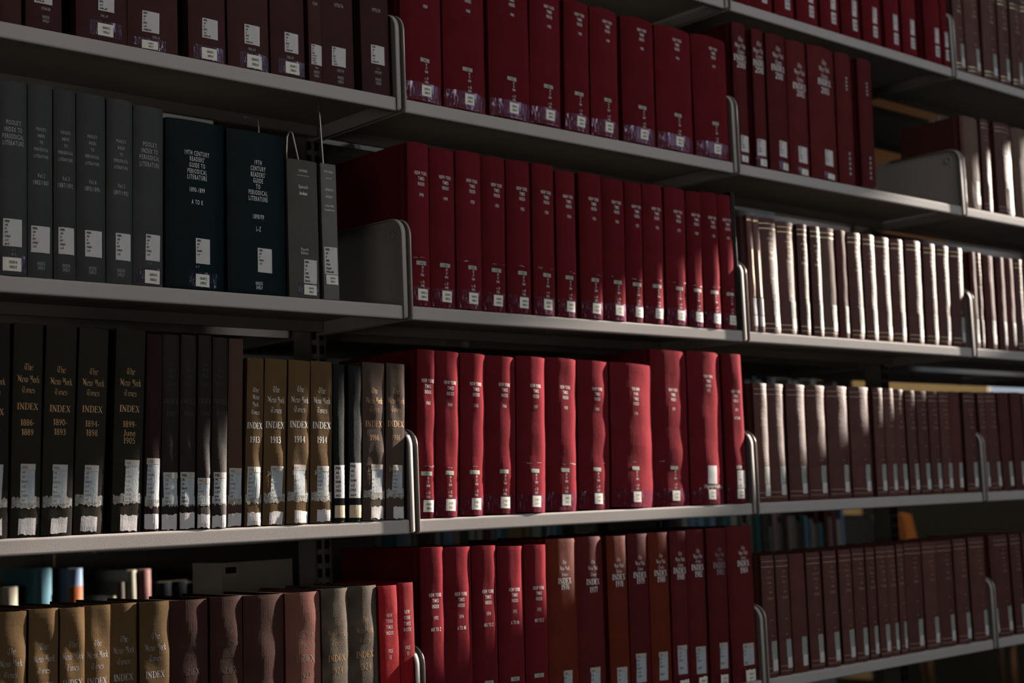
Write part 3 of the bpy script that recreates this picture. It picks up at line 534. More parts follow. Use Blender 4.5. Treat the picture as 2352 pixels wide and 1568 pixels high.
["ny09","2012","A",2,2067.4,72.3,311.4,1.83,"maroon book stamped 2012, fourth from left, second shelf, right bay","maroon yearly index volumes on the right bay's second shelf",[["b","The",255.3,11.4],["b","New York",239.7,11.4],["b","Times",223.2,11.4],["s","INDEX",206.1,14.5],["s","2012",189.1,14.4]],[["c",-15.4,15.8,28.6,65.7,["PER.","AI","21","N44","2012",""]],["s",-8.3,16.3,0.1,14.2,["INDEX","SHELF"]]]],
["ny09","2013","A",2,2160.5,100.9,313.9,2.06,"maroon book stamped 2013, fifth from left, second shelf, right bay","maroon yearly index volumes on the right bay's second shelf",[["b","The",278.0,11.6],["b","New York",262.1,11.6],["b","Times",245.6,11.6],["s","INDEX",230.4,14.7],["s","2013",210.4,14.7]],[["c",-9.7,21.0,33.6,70.7,["PER.","AI","21","N44","2013",""]],["s",-2.5,24.8,2.9,15.1,["INDEX","SHELF"]]]],
["nyv","a","A",2,2246.5,63.0,314.7,1.92,"maroon book, sixth from left, second shelf, right bay","narrow maroon volumes on the right bay's second shelf",[],[]],
["nyv","b","A",2,2330.7,56.8,315.7,1.73,"maroon book, seventh from left, second shelf, right bay","narrow maroon volumes on the right bay's second shelf",[],[]],
["plain","","A",3,2756.5,14.4,240.5,1.16,"plain dark brown book, first from left, second shelf, far right bay","plain dark volumes on the far right bay's second shelf",[],[]],
["tan","","A",3,2807.2,82.7,242.9,1.4,"plain tan-brown book, second from left, second shelf, far right bay","plain dark volumes on the far right bay's second shelf",[],[]],
["times","","A",3,2872.8,41.1,247.5,1.93,"dark brown gold-banded book, third from left, second shelf, far right bay","brown gold-banded volumes on the far right bay's second shelf",[],[]],
["times","","A",3,2970.6,85.2,249.5,1.14,"dark brown gold-banded book, fourth from left, second shelf, far right bay","brown gold-banded volumes on the far right bay's second shelf",[],[]],
["tan","","A",3,3058.7,76.1,248.2,0.91,"plain tan-brown book, fifth from left, second shelf, far right bay","plain dark volumes on the far right bay's second shelf",[],[]],
["times","","A",3,3132.7,61.3,252.1,0.58,"dark brown gold-banded book, sixth from left, second shelf, far right bay","brown gold-banded volumes on the far right bay's second shelf",[],[]],
["poole","1","B",0,210.8,44.3,277.2,0.24,"charcoal grey periodical index volume 1, first from left, third shelf, left bay","charcoal index volumes on the left bay's third shelf",[["g","POOLE'S",217.7,6.9],["g","INDEX TO",207.7,6.9],["g","PERIODICAL",197.7,6.9],["g","LITERATURE",188.3,6.9],["g","v. 1",36.6,3.7],["g","pt. 2",30.4,3.7]],[["c",-14.9,12.2,40.8,79.6,["PER.","AI","3","P7","1963","v.1","pt.2"]],["s",-15.3,11.2,6.0,25.1,["INDEX","SHELF"]]]],
["poole","2","B",0,252.6,37.0,280.1,0.34,"charcoal grey periodical index volume 2, second from left, third shelf, left bay","charcoal index volumes on the left bay's third shelf",[["g","POOLE'S",214.3,4.8],["g","INDEX",204.7,4.7],["g","TO",195.2,4.8],["g","PERIODICAL",185.0,4.7],["g","LITERATURE",174.9,4.8],["g","Vol.2",147.0,6.3],["g","1882/1887",136.9,6.6],["g","INDEX",20.2,5.0],["g","SHELF",14.2,4.9]],[["c",-14.7,13.3,35.7,73.8,["PER.","AI","3","P7","1963","v.2",""]]]],
["poole","3","B",0,289.4,33.9,278.2,0.32,"charcoal grey periodical index volume 3, third from left, third shelf, left bay","charcoal index volumes on the left bay's third shelf",[["g","POOLE'S",214.3,4.8],["g","INDEX",204.7,4.8],["g","TO",195.0,4.8],["g","PERIODICAL",184.7,4.9],["g","LITERATURE",174.5,4.8],["g","Vol.3",146.9,6.4],["g","1887/1892",136.7,6.7],["g","INDEX",19.9,5.0],["g","SHELF",13.9,5.0]],[["c",-10.9,13.3,36.4,75.1,["PER.","AI","3","P7","1963","v.3",""]]]],
["poole","4","B",0,330.5,45.7,278.2,0.53,"charcoal grey periodical index volume 4, fourth from left, third shelf, left bay","charcoal index volumes on the left bay's third shelf",[["g","POOLE'S",214.3,4.9],["g","INDEX",204.5,4.8],["g","TO",194.7,4.9],["g","PERIODICAL",184.3,4.9],["g","LITERATURE",173.9,4.9],["g","Vol.4",146.7,6.5],["g","1892/1896",136.3,6.8],["g","INDEX",19.3,5.1],["g","SHELF",13.5,5.2]],[["c",-11.4,15.3,35.9,74.6,["PER.","AI","3","P7","1963","v.4",""]]]],
["poole","5","B",0,375.7,42.1,277.3,0.8,"charcoal grey periodical index volume 5, fifth from left, third shelf, left bay","charcoal index volumes on the left bay's third shelf",[["g","POOLE'S",213.3,4.9],["g","INDEX",203.4,5.0],["g","TO",193.5,5.0],["g","PERIODICAL",183.6,5.0],["g","LITERATURE",173.7,4.9],["g","Vol.5",146.1,6.6],["g","1897/1902",135.6,6.8],["g","INDEX",19.5,5.2],["g","SHELF",13.3,5.2]],[["c",-8.7,16.3,34.6,74.8,["PER.","AI","3","P7","1963","v.5",""]]]],
["poole","6","B",0,423.1,50.2,273.7,1.09,"charcoal grey periodical index volume 6, sixth from left, third shelf, left bay","charcoal index volumes on the left bay's third shelf",[["g","POOLE'S",215.2,7.4],["g","INDEX TO",205.1,7.4],["g","PERIODICAL",195.1,7.4],["g","LITERATURE",184.4,7.3],["g","v. 6",34.3,4.0]],[["c",-7.0,17.9,38.1,77.8,["PER.","AI","3","P7","1963","v.6",""]],["s",-8.0,17.7,3.6,23.7,["INDEX","SHELF"]]]],
["rg","1","B",0,504.0,102.2,262.6,1.05,"teal-black readers' guide A TO K, seventh from left, third shelf, left bay","teal readers guides on the left bay's third shelf",[["g","19TH CENTURY",211.6,7.6],["g","READERS'",202.4,7.5],["g","GUIDE TO",192.7,7.5],["g","PERIODICAL",183.1,7.5],["g","LITERATURE",173.9,7.6],["g","1890-1899",154.1,7.5],["g","A TO K",135.0,7.5],["g","v. 1",35.2,4.1]],[["c",-2.7,22.3,39.7,78.9,["PER.","AI","3","R496","v.1","",""]],["s",-2.8,21.3,4.3,23.5,["INDEX","SHELF"]]]],
["rg","2","B",0,614.3,107.1,260.4,0.67,"teal-black readers' guide L-Z, eighth from left, third shelf, left bay","teal readers guides on the left bay's third shelf",[["g","19TH",211.0,7.8],["g","CENTURY",201.1,7.8],["g","READERS'",191.2,7.8],["g","GUIDE",181.6,7.8],["g","TO",172.1,7.8],["g","PERIODICAL",162.2,7.8],["g","LITERATURE",152.3,7.8],["g","1890/99",123.4,7.7],["g","L-Z",103.8,7.7],["g","INDEX",16.5,5.6],["g","SHELF",9.9,5.6]],[["c",-2.5,24.4,34.4,73.1,["PER.","AI","3","R496","v.2","",""]]]],
["sut","","B",0,702.0,58.7,226.3,0.14,"worn dark grey cloth book, ninth from left, third shelf, left bay","grey cloth volumes on the left bay's third shelf",[["s","SUTTON",208.2,4.0],["f","-----",200.2,3.6],["f","Speech",182.0,5.8],["f","Index",171.2,5.8],["f","Fourth",79.0,4.7],["f","Edition",72.9,4.7]],[["c",-3.0,23.5,23.5,62.3,["PER.","AI","3","S85","1966","Book"]],["s",-3.0,22.6,4.8,21.0,["INDEX","SHELF"]]]],
["mit","","B",0,754.1,30.6,226.3,-0.14,"slim grey cloth book, tenth from left, third shelf, left bay","grey cloth volumes on the left bay's third shelf",[["f","MITCHELL",213.0,3.4],["f","-----",201.9,3.7],["f","SPEECH",182.8,4.0],["f","INDEX",171.1,4.1],["f","1966-1980",155.7,3.7],["f","Supplement",149.1,3.7]],[["c",-12.7,13.2,41.6,86.7,["PER.","AI","3","S85","1966","Suppl.","1966-80"]],["s",-10.7,12.9,24.9,40.6,["INDEX","SHELF"]]]],
["nyt","1948","B",1,944.4,47.5,288.1,1.46,"dark red book stamped 1948, first from left, third shelf, centre bay","red yearly index volumes on the centre bay's third shelf",[["g","NEW YORK",234.2,6.4],["g","TIMES",224.6,6.4],["g","INDEX",215.0,6.4],["g","1948",195.8,6.2],["g","AI",68.0,5.0],["g","21",61.5,5.0],["g","N44",54.5,5.0],["g","v. 36",42.5,5.0],["g","1948",35.5,5.0]],[["p",-12,9,71.5,78.5,["PER."]],["s",-9,13,10,30,["INDEX","SHELF"]]]],
["nyt","1949","B",1,999.3,56.5,284.8,1.74,"dark red book stamped 1949, second from left, third shelf, centre bay","red yearly index volumes on the centre bay's third shelf",[["g","NEW YORK",233.1,6.4],["g","TIMES",223.5,6.4],["g","INDEX",213.9,6.4],["g","1949",194.7,6.2],["g","AI",68.0,5.0],["g","21",61.5,5.0],["g","N44",54.5,5.0],["g","v. 37",42.5,5.0],["g","1949",35.5,5.0]],[["p",-12,9,71.5,78.5,["PER."]],["s",-9,13,10,30,["INDEX","SHELF"]]]],
["nyt","1950","B",1,1058.4,58.4,286.0,1.9,"dark red book stamped 1950, third from left, third shelf, centre bay","red yearly index volumes on the centre bay's third shelf",[["g","NEW YORK",233.0,6.4],["g","TIMES",223.4,6.4],["g","INDEX",213.8,6.4],["g","1950",194.6,6.2],["g","AI",68.0,5.0],["g","21",61.5,5.0],["g","N44",54.5,5.0],["g","v. 38",42.5,5.0],["g","1950",35.5,5.0]],[["p",-12,9,71.5,78.5,["PER."]],["s",-9,13,10,30,["INDEX","SHELF"]]]],
["nyt","1951","B",1,1119.8,58.3,285.5,2.11,"dark red book stamped 1951, fourth from left, third shelf, centre bay","red yearly index volumes on the centre bay's third shelf",[["g","NEW YORK",233.0,6.4],["g","TIMES",223.4,6.4],["g","INDEX",213.8,6.4],["g","1951",194.6,6.2],["g","AI",68.0,5.0],["g","21",61.5,5.0],["g","N44",54.5,5.0],["g","v. 39",42.5,5.0],["g","1951",35.5,5.0]],[["p",-12,9,71.5,78.5,["PER."]],["s",-9,13,10,30,["INDEX","SHELF"]]]],
["nyt","1952","B",1,1183.7,59.5,286.2,1.97,"dark red book stamped 1952, fifth from left, third shelf, centre bay","red yearly index volumes on the centre bay's third shelf",[["g","NEW YORK",233.7,6.4],["g","TIMES",224.1,6.4],["g","INDEX",214.5,6.4],["g","1952",195.3,6.2],["g","AI",68.0,5.0],["g","21",61.5,5.0],["g","N44",54.5,5.0],["g","v. 40",42.5,5.0],["g","1952",35.5,5.0]],[["p",-12,9,71.5,78.5,["PER."]],["s",-9,13,10,30,["INDEX","SHELF"]]]],
["nyt","1953","B",1,1242.7,55.1,286.5,1.97,"dark red book stamped 1953, sixth from left, third shelf, centre bay","red yearly index volumes on the centre bay's third shelf",[["g","NEW YORK",232.9,6.4],["g","TIMES",223.3,6.4],["g","INDEX",213.70000000000002,6.4],["g","1953",194.5,6.2],["g","AI",68.0,5.0],["g","21",61.5,5.0],["g","N44",54.5,5.0],["g","v. 41",42.5,5.0],["g","1953",35.5,5.0]],[["p",-12,9,71.5,78.5,["PER."]],["s",-9,13,10,30,["INDEX","SHELF"]]]],
["nyt","1954","B",1,1303.5,50.9,281.0,1.78,"dark red book stamped 1954, seventh from left, third shelf, centre bay","red yearly index volumes on the centre bay's third shelf",[["g","NEW YORK",231.6,6.4],["g","TIMES",222.0,6.4],["g","INDEX",212.4,6.4],["g","1954",193.2,6.2],["g","AI",68.0,5.0],["g","21",61.5,5.0],["g","N44",54.5,5.0],["g","v. 42",42.5,5.0],["g","1954",35.5,5.0]],[["p",-12,9,71.5,78.5,["PER."]],["s",-9,13,10,30,["INDEX","SHELF"]]]],
["nyt","1955","B",1,1371.0,61.8,283.8,1.73,"dark red book stamped 1955, eighth from left, third shelf, centre bay","red yearly index volumes on the centre bay's third shelf",[["g","NEW YORK",233.9,6.4],["g","TIMES",224.3,6.4],["g","INDEX",214.70000000000002,6.4],["g","1955",195.5,6.2],["g","AI",68.0,5.0],["g","21",61.5,5.0],["g","N44",54.5,5.0],["g","v. 43",42.5,5.0],["g","1955",35.5,5.0]],[["p",-12,9,71.5,78.5,["PER."]],["s",-9,13,10,30,["INDEX","SHELF"]]]],
["nyt","1956","B",1,1435.0,63.4,280.7,1.8,"dark red book stamped 1956, ninth from left, third shelf, centre bay","red yearly index volumes on the centre bay's third shelf",[["g","NEW YORK",234.3,6.4],["g","TIMES",224.70000000000002,6.4],["g","INDEX",215.10000000000002,6.4],["g","1956",195.9,6.2],["g","AI",68.0,5.0],["g","21",61.5,5.0],["g","N44",54.5,5.0],["g","v. 44",42.5,5.0],["g","1956",35.5,5.0]],[["p",-12,9,71.5,78.5,["PER."]],["s",-9,13,10,30,["INDEX","SHELF"]]]],
["nyt","1957","B",1,1493.8,49.8,281.6,2.23,"dark red book stamped 1957, tenth from left, third shelf, centre bay","red yearly index volumes on the centre bay's third shelf",[["g","NEW YORK",232.3,6.4],["g","TIMES",222.70000000000002,6.4],["g","INDEX",213.10000000000002,6.4],["g","1957",193.9,6.2],["g","AI",68.0,5.0],["g","21",61.5,5.0],["g","N44",54.5,5.0],["g","v. 45",42.5,5.0],["g","1957",35.5,5.0]],[["p",-12,9,71.5,78.5,["PER."]],["s",-9,13,10,30,["INDEX","SHELF"]]]],
["nyt","1958","B",1,1551.4,59.0,282.8,2.33,"dark red book stamped 1958, eleventh from left, third shelf, centre bay","red yearly index volumes on the centre bay's third shelf",[["g","NEW YORK",233.5,6.4],["g","TIMES",223.9,6.4],["g","INDEX",214.3,6.4],["g","1958",195.1,6.2],["g","AI",68.0,5.0],["g","21",61.5,5.0],["g","N44",54.5,5.0],["g","v. 46",42.5,5.0],["g","1958",35.5,5.0]],[["p",-12,9,71.5,78.5,["PER."]],["s",-9,13,10,30,["INDEX","SHELF"]]]],
["nyt","1959","B",1,1617.1,63.4,283.1,2.21,"dark red book stamped 1959, twelfth from left, third shelf, centre bay","red yearly index volumes on the centre bay's third shelf",[["g","NEW YORK",234.0,6.4],["g","TIMES",224.4,6.4],["g","INDEX",214.8,6.4],["g","1959",195.6,6.2],["g","AI",68.0,5.0],["g","21",61.5,5.0],["g","N44",54.5,5.0],["g","v. 47",42.5,5.0],["g","1959",35.5,5.0]],[["p",-12,9,71.5,78.5,["PER."]],["s",-9,13,10,30,["INDEX","SHELF"]]]],
["nyt","1960","B",1,1673.6,46.3,282.5,1.97,"dark red book stamped 1960, thirteenth from left, third shelf, centre bay","red yearly index volumes on the centre bay's third shelf",[["g","NEW YORK",233.3,6.4],["g","TIMES",223.70000000000002,6.4],["g","INDEX",214.10000000000002,6.4],["g","1960",194.9,6.2],["g","AI",68.0,5.0],["g","21",61.5,5.0],["g","N44",54.5,5.0],["g","v. 48",42.5,5.0],["g","1960",35.5,5.0]],[["p",-12,9,71.5,78.5,["PER."]],["s",-9,13,10,30,["INDEX","SHELF"]]]],
["nyt","1961","B",1,1729.8,54.0,286.7,0.82,"dark red book stamped 1961, fourteenth from left, third shelf, centre bay","red yearly index volumes on the centre bay's third shelf",[["g","NEW YORK",232.6,6.4],["g","TIMES",223.0,6.4],["g","INDEX",213.4,6.4],["g","1961",194.2,6.2],["g","AI",68.0,5.0],["g","21",61.5,5.0],["g","N44",54.5,5.0],["g","v. 49",42.5,5.0],["g","1961",35.5,5.0]],[["p",-12,9,71.5,78.5,["PER."]],["s",-9,13,10,30,["INDEX","SHELF"]]]],
["nyt","1962","B",1,1783.1,44.0,287.8,0.04,"dark red book stamped 1962, fifteenth from left, third shelf, centre bay","red yearly index volumes on the centre bay's third shelf",[["g","NEW YORK",233.6,6.4],["g","TIMES",224.0,6.4],["g","INDEX",214.4,6.4],["g","1962",195.2,6.2],["g","AI",68.0,5.0],["g","21",61.5,5.0],["g","N44",54.5,5.0],["g","v. 50",42.5,5.0],["g","1962",35.5,5.0]],[["p",-12,9,71.5,78.5,["PER."]],["s",-9,13,10,30,["INDEX","SHELF"]]]],
["slim","","B",2,1860.8,18.7,252.8,-0.23,"slim purple-brown book, first from left, third shelf, right bay","slim volumes on the right bay's third shelf",[],[]],
["slim","","B",2,1883.5,20.9,252.3,-0.19,"slim purple-brown book, second from left, third shelf, right bay","slim volumes on the right bay's third shelf",[],[]],
["times","","B",2,1927.4,62.5,252.0,-0.09,"dark brown gold-banded book, third from left, third shelf, right bay","brown gold-banded volumes on the right bay's third shelf",[],[]],
["times","","B",2,1992.7,62.0,250.7,0.43,"dark brown gold-banded book, fourth from left, third shelf, right bay","brown gold-banded volumes on the right bay's third shelf",[],[]],
["times","","B",2,2046.8,36.8,250.3,1.05,"dark brown gold-banded book, fifth from left, third shelf, right bay","brown gold-banded volumes on the right bay's third shelf",[],[]],
["times","","B",2,2093.9,36.9,250.0,1.26,"dark brown gold-banded book, sixth from left, third shelf, right bay","brown gold-banded volumes on the right bay's third shelf",[],[]],
["tan","","B",2,2145.9,59.3,251.5,1.06,"plain tan-brown book, seventh from left, third shelf, right bay","plain dark volumes on the right bay's third shelf",[],[]],
["plain","","B",2,2197.1,38.5,251.2,0.79,"plain dark brown book, eighth from left, third shelf, right bay","plain dark volumes on the right bay's third shelf",[],[]],
["times","","B",2,2250.4,53.1,249.7,0.77,"dark brown gold-banded book, ninth from left, third shelf, right bay","brown gold-banded volumes on the right bay's third shelf",[],[]],
["times","","B",2,2305.6,49.0,250.3,1.23,"dark brown gold-banded book, tenth from left, third shelf, right bay","brown gold-banded volumes on the right bay's third shelf",[],[]],
["times","","B",2,2364.2,60.8,249.4,1.57,"dark brown gold-banded book, eleventh from left, third shelf, right bay","brown gold-banded volumes on the right bay's third shelf",[],[]],
["times","","B",2,2424.3,53.1,250.1,1.99,"dark brown gold-banded book, twelfth from left, third shelf, right bay","brown gold-banded volumes on the right bay's third shelf",[],[]],
["times","","B",2,2497.8,66.1,252.5,1.93,"dark brown gold-banded book, thirteenth from left, third shelf, right bay","brown gold-banded volumes on the right bay's third shelf",[],[]],
["times","","B",2,2566.8,52.9,251.8,2.25,"dark brown gold-banded book, fourteenth from left, third shelf, right bay","brown gold-banded volumes on the right bay's third shelf",[],[]],
["times","","B",2,2625.4,55.3,251.8,2.6,"dark brown gold-banded book, fifteenth from left, third shelf, right bay","brown gold-banded volumes on the right bay's third shelf",[],[]],
["times","","B",2,2689.7,61.5,252.2,2.6,"dark brown gold-banded book, sixteenth from left, third shelf, right bay","brown gold-banded volumes on the right bay's third shelf",[],[]],
["plain","","B",3,2762.7,28.2,248.2,1.23,"plain dark brown book, first from left, third shelf, far right bay","plain dark volumes on the far right bay's third shelf",[],[]],
["times","","B",3,2791.9,24.8,247.5,1.4,"dark brown gold-banded book, second from left, third shelf, far right bay","brown gold-banded volumes on the far right bay's third shelf",[],[]],
["plain","","B",3,2839.0,46.8,244.1,1.57,"plain dark brown book, third from left, third shelf, far right bay","plain dark volumes on the far right bay's third shelf",[],[]],
["plain","","B",3,2897.7,39.0,245.0,1.64,"plain dark brown book, fourth from left, third shelf, far right bay","plain dark volumes on the far right bay's third shelf",[],[]],
["plain","","B",3,2946.4,44.1,245.7,1.77,"plain dark brown book, fifth from left, third shelf, far right bay","plain dark volumes on the far right bay's third shelf",[],[]],
["times","","B",3,2997.2,42.6,247.5,1.8,"dark brown gold-banded book, sixth from left, third shelf, far right bay","brown gold-banded volumes on the far right bay's third shelf",[],[]],
["times","","B",3,3046.5,45.7,247.5,1.9,"dark brown gold-banded book, seventh from left, third shelf, far right bay","brown gold-banded volumes on the far right bay's third shelf",[],[]],
["nyo","1880","C",0,178.9,45.9,295.9,0.97,"black-brown book stamped 1880, first from left, fourth shelf, left bay","black-brown index volumes on the left bay's fourth shelf",[["b","The",231.2,9.1],["b","New York",214.5,9.6],["b","Times",200.1,9.0],["s","INDEX",172.6,9.0],["s","1880-",150.0,8.3],["s","1885",135.1,8.4]],[["c",-3.5,12.4,46.7,100.2,["PER.","AI","21","N44","v.4","p.s.","1880-","85"]],["s",-0.2,13.8,4.8,27.1,[]]]],
["nyo","1886","C",0,227.0,42.6,296.6,1.51,"black-brown book stamped 1886, second from left, fourth shelf, left bay","black-brown index volumes on the left bay's fourth shelf",[["b","The",235.8,9.2],["b","New York",218.7,9.7],["b","Times",203.5,9.1],["s","INDEX",180.4,9.1],["s","1886-",158.0,8.4],["s","1889",144.7,8.4]],[["c",-8.6,12.2,46.4,100.3,["PER.","AI","21","N44","v.5","p.s.","1886-","89"]],["s",-10.9,14.2,3.3,25.7,[]]]],
["nyo","1890","C",0,272.8,45.9,295.5,2.14,"black-brown book stamped 1890, third from left, fourth shelf, left bay","black-brown index volumes on the left bay's fourth shelf",[["b","The",233.0,9.3],["b","New York",216.2,9.9],["b","Times",201.4,9.2],["s","INDEX",177.4,9.3],["s","1890-",158.3,8.6],["s","1893",144.8,8.6]],[["c",-9.1,12.3,43.8,98.5,["PER.","AI","21","N44","v.6","p.s.","1890-","93"]],["s",-10.0,14.3,3.1,24.6,[]]]],
["nyo","1894","C",0,320.9,45.4,294.7,2.6,"black-brown book stamped 1894, fourth from left, fourth shelf, left bay","black-brown index volumes on the left bay's fourth shelf",[["b","The",231.9,9.4],["b","New York",215.6,10.1],["b","Times",201.1,9.4],["s","INDEX",177.3,9.4],["s","1894-",156.4,8.8],["s","1898",143.6,8.7]],[["c",-9.3,12.1,44.2,96.9,["PER.","AI","21","N44","v.7","p.s.","1894-","98"]],["s",-13.3,11.6,3.5,24.5,[]]]],
["nyo","1899","C",0,380.7,47.1,295.8,2.44,"black-brown book stamped 1899, fifth from left, fourth shelf, left bay","black-brown index volumes on the left bay's fourth shelf",[["b","The",233.7,9.7],["b","New York",217.0,10.2],["b","Times",201.7,9.5],["s","INDEX",178.7,9.6],["s","1899-",156.1,8.9],["s","June",143.1,8.9],["s","1905",132.3,8.9]],[["c",-5.9,16.4,43.9,103.9,["PER.","AI","21","N44","v.8","p.s.","1899-","June","1905"]],["s",-11.0,16.4,1.4,24.4,[]]]],
["nyd","1905","C",0,421.8,25.6,291.0,2.12,"dark brown book, sixth from left, fourth shelf, left bay","dark brown index volumes on the left bay's fourth shelf",[],[["c",-10.3,10.4,46.0,106.3,["PER.","AI","21","N44","v.9","p.s.","July","1905-","06"]],["s",-12.5,10.4,3.3,25.5,[]]]],
["nyd","1907","C",0,451.3,27.8,291.7,1.64,"dark brown book, seventh from left, fourth shelf, left bay","dark brown index volumes on the left bay's fourth shelf",[["b","The",247.5,6.5],["b","New",238.3,6.6],["b","York",228.5,6.5],["b","Times",218.0,6.6],["s","INDEX",191.2,7.1],["s","1907",172.4,7.1]],[["c",-10.4,12.1,38.4,85.2,["PER.","AI","21","N44","v.10","p.s.","1907"]],["s",-13.4,11.4,0.9,23.3,[]]]],
["nyd","1908","C",0,480.3,26.6,292.3,1.66,"dark brown book, eighth from left, fourth shelf, left bay","dark brown index volumes on the left bay's fourth shelf",[["b","The",248.4,6.6],["b","New",239.2,6.6],["b","York",229.2,6.6],["b","Times",218.7,6.6],["s","INDEX",191.7,7.2],["s","1908",172.7,7.3]],[["c",-14.2,10.6,37.7,85.1,["PER.","AI","21","N44","v.11","p.s.","1908"]],["s",-14.6,12.0,1.7,25.0,[]]]],
["nyd","1909","C",0,506.5,23.3,292.8,1.77,"dark brown book, ninth from left, fourth shelf, left bay","dark brown index volumes on the left bay's fourth shelf",[["b","The",249.3,6.7],["b","New",240.0,6.7],["b","York",230.0,6.7],["b","Times",219.3,6.7],["s","INDEX",192.1,7.3],["s","1909",172.9,7.3]],[["c",-11.6,9.1,36.8,75.8,["PER.","AI","21","N44","v.12","p.s.","1909"]],["s",-12.8,9.5,1.6,21.9,[]]]],
["nyd","1910","C",0,533.6,26.7,290.8,1.88,"dark brown book, tenth from left, fourth shelf, left bay","dark brown index volumes on the left bay's fourth shelf",[["b","The",250.2,6.7],["b","New",240.8,6.7],["b","York",230.7,6.7],["b","Times",220.0,6.7],["s","INDEX",192.5,7.3],["s","1910",173.2,7.4]],[["c",-10.3,11.5,38.1,83.9,["PER.","AI","21","N44","v.13","p.s.","1910"]],["s",-12.0,11.5,0.0,19.3,[]]]],
["nyd","1911","C",0,563.5,25.6,290.7,1.92,"reddish brown book, eleventh from left, fourth shelf, left bay","dark brown index volumes on the left bay's fourth shelf",[],[["c",-10.5,10.9,43.0,90.0,["PER.","AI","21","N44","v.14","p.s.","1911"]],["s",-13.0,11.4,1.8,21.6,[]]]],
["ny13","1913a","C",0,595.3,30.4,261.2,2.6,"olive brown cloth book stamped 1913, twelfth from left, fourth shelf, left bay","olive cloth index volumes on the left bay's fourth shelf",[["b","The",211.3,7.5],["b","New",200.3,7.5],["b","York",188.8,7.5],["b","Times",176.5,7.5],["s","INDEX",155.5,9.4],["s","1913",133.8,9.5]],[["c",-12.0,10.9,43.6,91.2,["PER.","AI","21","N44","v.1","1913","no.1"]],["s",-11.3,13.6,1.8,21.0,[]]]],
["ny13","1913","C",0,633.0,40.9,260.9,2.6,"olive brown cloth book stamped 1913, thirteenth from left, fourth shelf, left bay","olive cloth index volumes on the left bay's fourth shelf",[["b","The",212.7,9.7],["b","New York",196.2,9.6],["b","Times",179.7,9.6],["s","INDEX",156.4,10.3],["s","1913",133.1,10.2],["f","July-Dec.",81.3,6.1]],[["c",-8.0,13.7,43.9,91.7,["PER.","AI","21","N44","v.1","1913","no.2"]],["s",-10.0,15.5,0.6,20.8,[]]]],
["ny13","1914","C",0,676.9,41.4,260.0,2.6,"olive brown cloth book stamped 1914, fourteenth from left, fourth shelf, left bay","olive cloth index volumes on the left bay's fourth shelf",[["b","The",213.7,9.7],["b","New York",196.9,9.8],["b","Times",181.6,9.8],["s","INDEX",157.3,10.4],["s","1914",133.7,10.4],["f","Jan.-June",81.9,6.2]],[["c",-10.1,12.3,44.6,93.1,["PER.","AI","21","N44","v.2","1914","no.1"]],["s",-8.0,18.8,1.8,21.2,[]]]],
["ny13","1914b","C",0,721.9,41.7,260.0,2.01,"olive brown cloth book stamped 1914, fifteenth from left, fourth shelf, left bay","olive cloth index volumes on the left bay's fourth shelf",[["b","The",212.5,9.9],["b","New York",196.2,9.9],["b","Times",180.7,9.8],["s","INDEX",156.1,10.6],["s","1914",132.9,10.5],["f","July-Dec.",81.2,6.2]],[["c",-9.6,12.7,43.4,90.6,["PER.","AI","21","N44","v.2","1914","no.2"]],["s",-8.8,16.9,2.2,21.8,[]]]],
["blk","1","C",0,758.3,22.7,256.7,1.5,"black fabric book, sixteenth from left, fourth shelf, left bay","black volumes on the left bay's fourth shelf",[],[["c",-12.7,9.8,39.0,92.1,["PER","AI","21","N44","v.3","1915","no.3"]],["s",-10.9,10.3,7.4,27.3,[]]]],
["blk","2","C",0,790.1,27.5,255.4,1.88,"black fabric book, seventeenth from left, fourth shelf, left bay","black volumes on the left bay's fourth shelf",[],[["c",-14.6,9.2,38.3,95.3,["PER","AI","21","N44","v.3","1915","no.4"]],["s",-12.9,11.7,6.2,26.8,[]]]],
["ny13","1916","C",0,827.0,45.1,261.2,1.96,"olive brown cloth book stamped 1916, eighteenth from left, fourth shelf, left bay","olive cloth index volumes on the left bay's fourth shelf",[["b","The",214.6,9.4],["b","New York",197.9,10.2],["b","Times",183.4,9.4],["s","INDEX",159.1,10.2],["s","1916",136.3,9.3],["f","Jan.-June",85.2,6.5]],[["c",-6.4,16.1,45.5,91.9,["PER.","AI","21","N44","v.4","1916","no.1"]],["s",-7.5,18.6,3.2,22.6,[]]]],
["ny13","1916b","C",0,871.0,38.8,261.3,2.52,"olive brown cloth book stamped 1916, nineteenth from left, fourth shelf, left bay","olive cloth index volumes on the left bay's fourth shelf",[["b","The",214.8,9.6],["b","New York",198.6,10.3],["b","Times",183.9,9.6],["s","INDEX",159.4,10.3],["s","1916",136.3,9.5],["f","July-Dec.",84.6,6.6]],[["c",-7.6,13.6,43.4,90.1,["PER.","AI","21","N44","v.4","1916","no.2"]],["s",-5.5,17.5,1.6,21.1,[]]]],
["nyt","1963","C",1,940.4,39.6,287.8,2.54,"dark red book stamped 1963, first from left, fourth shelf, centre bay","red yearly index volumes on the centre bay's fourth shelf",[["g","NEW YORK",234.2,6.4],["g","TIMES",224.6,6.4],["g","INDEX",215.0,6.4],["g","1963",195.8,6.2],["g","AI",68.0,5.0],["g","21",61.5,5.0],["g","N44",54.5,5.0],["g","v. 51",42.5,5.0],["g","1963",35.5,5.0]],[["p",-12,9,71.5,78.5,["PER."]],["s",-9,13,10,30,["INDEX","SHELF"]]]],
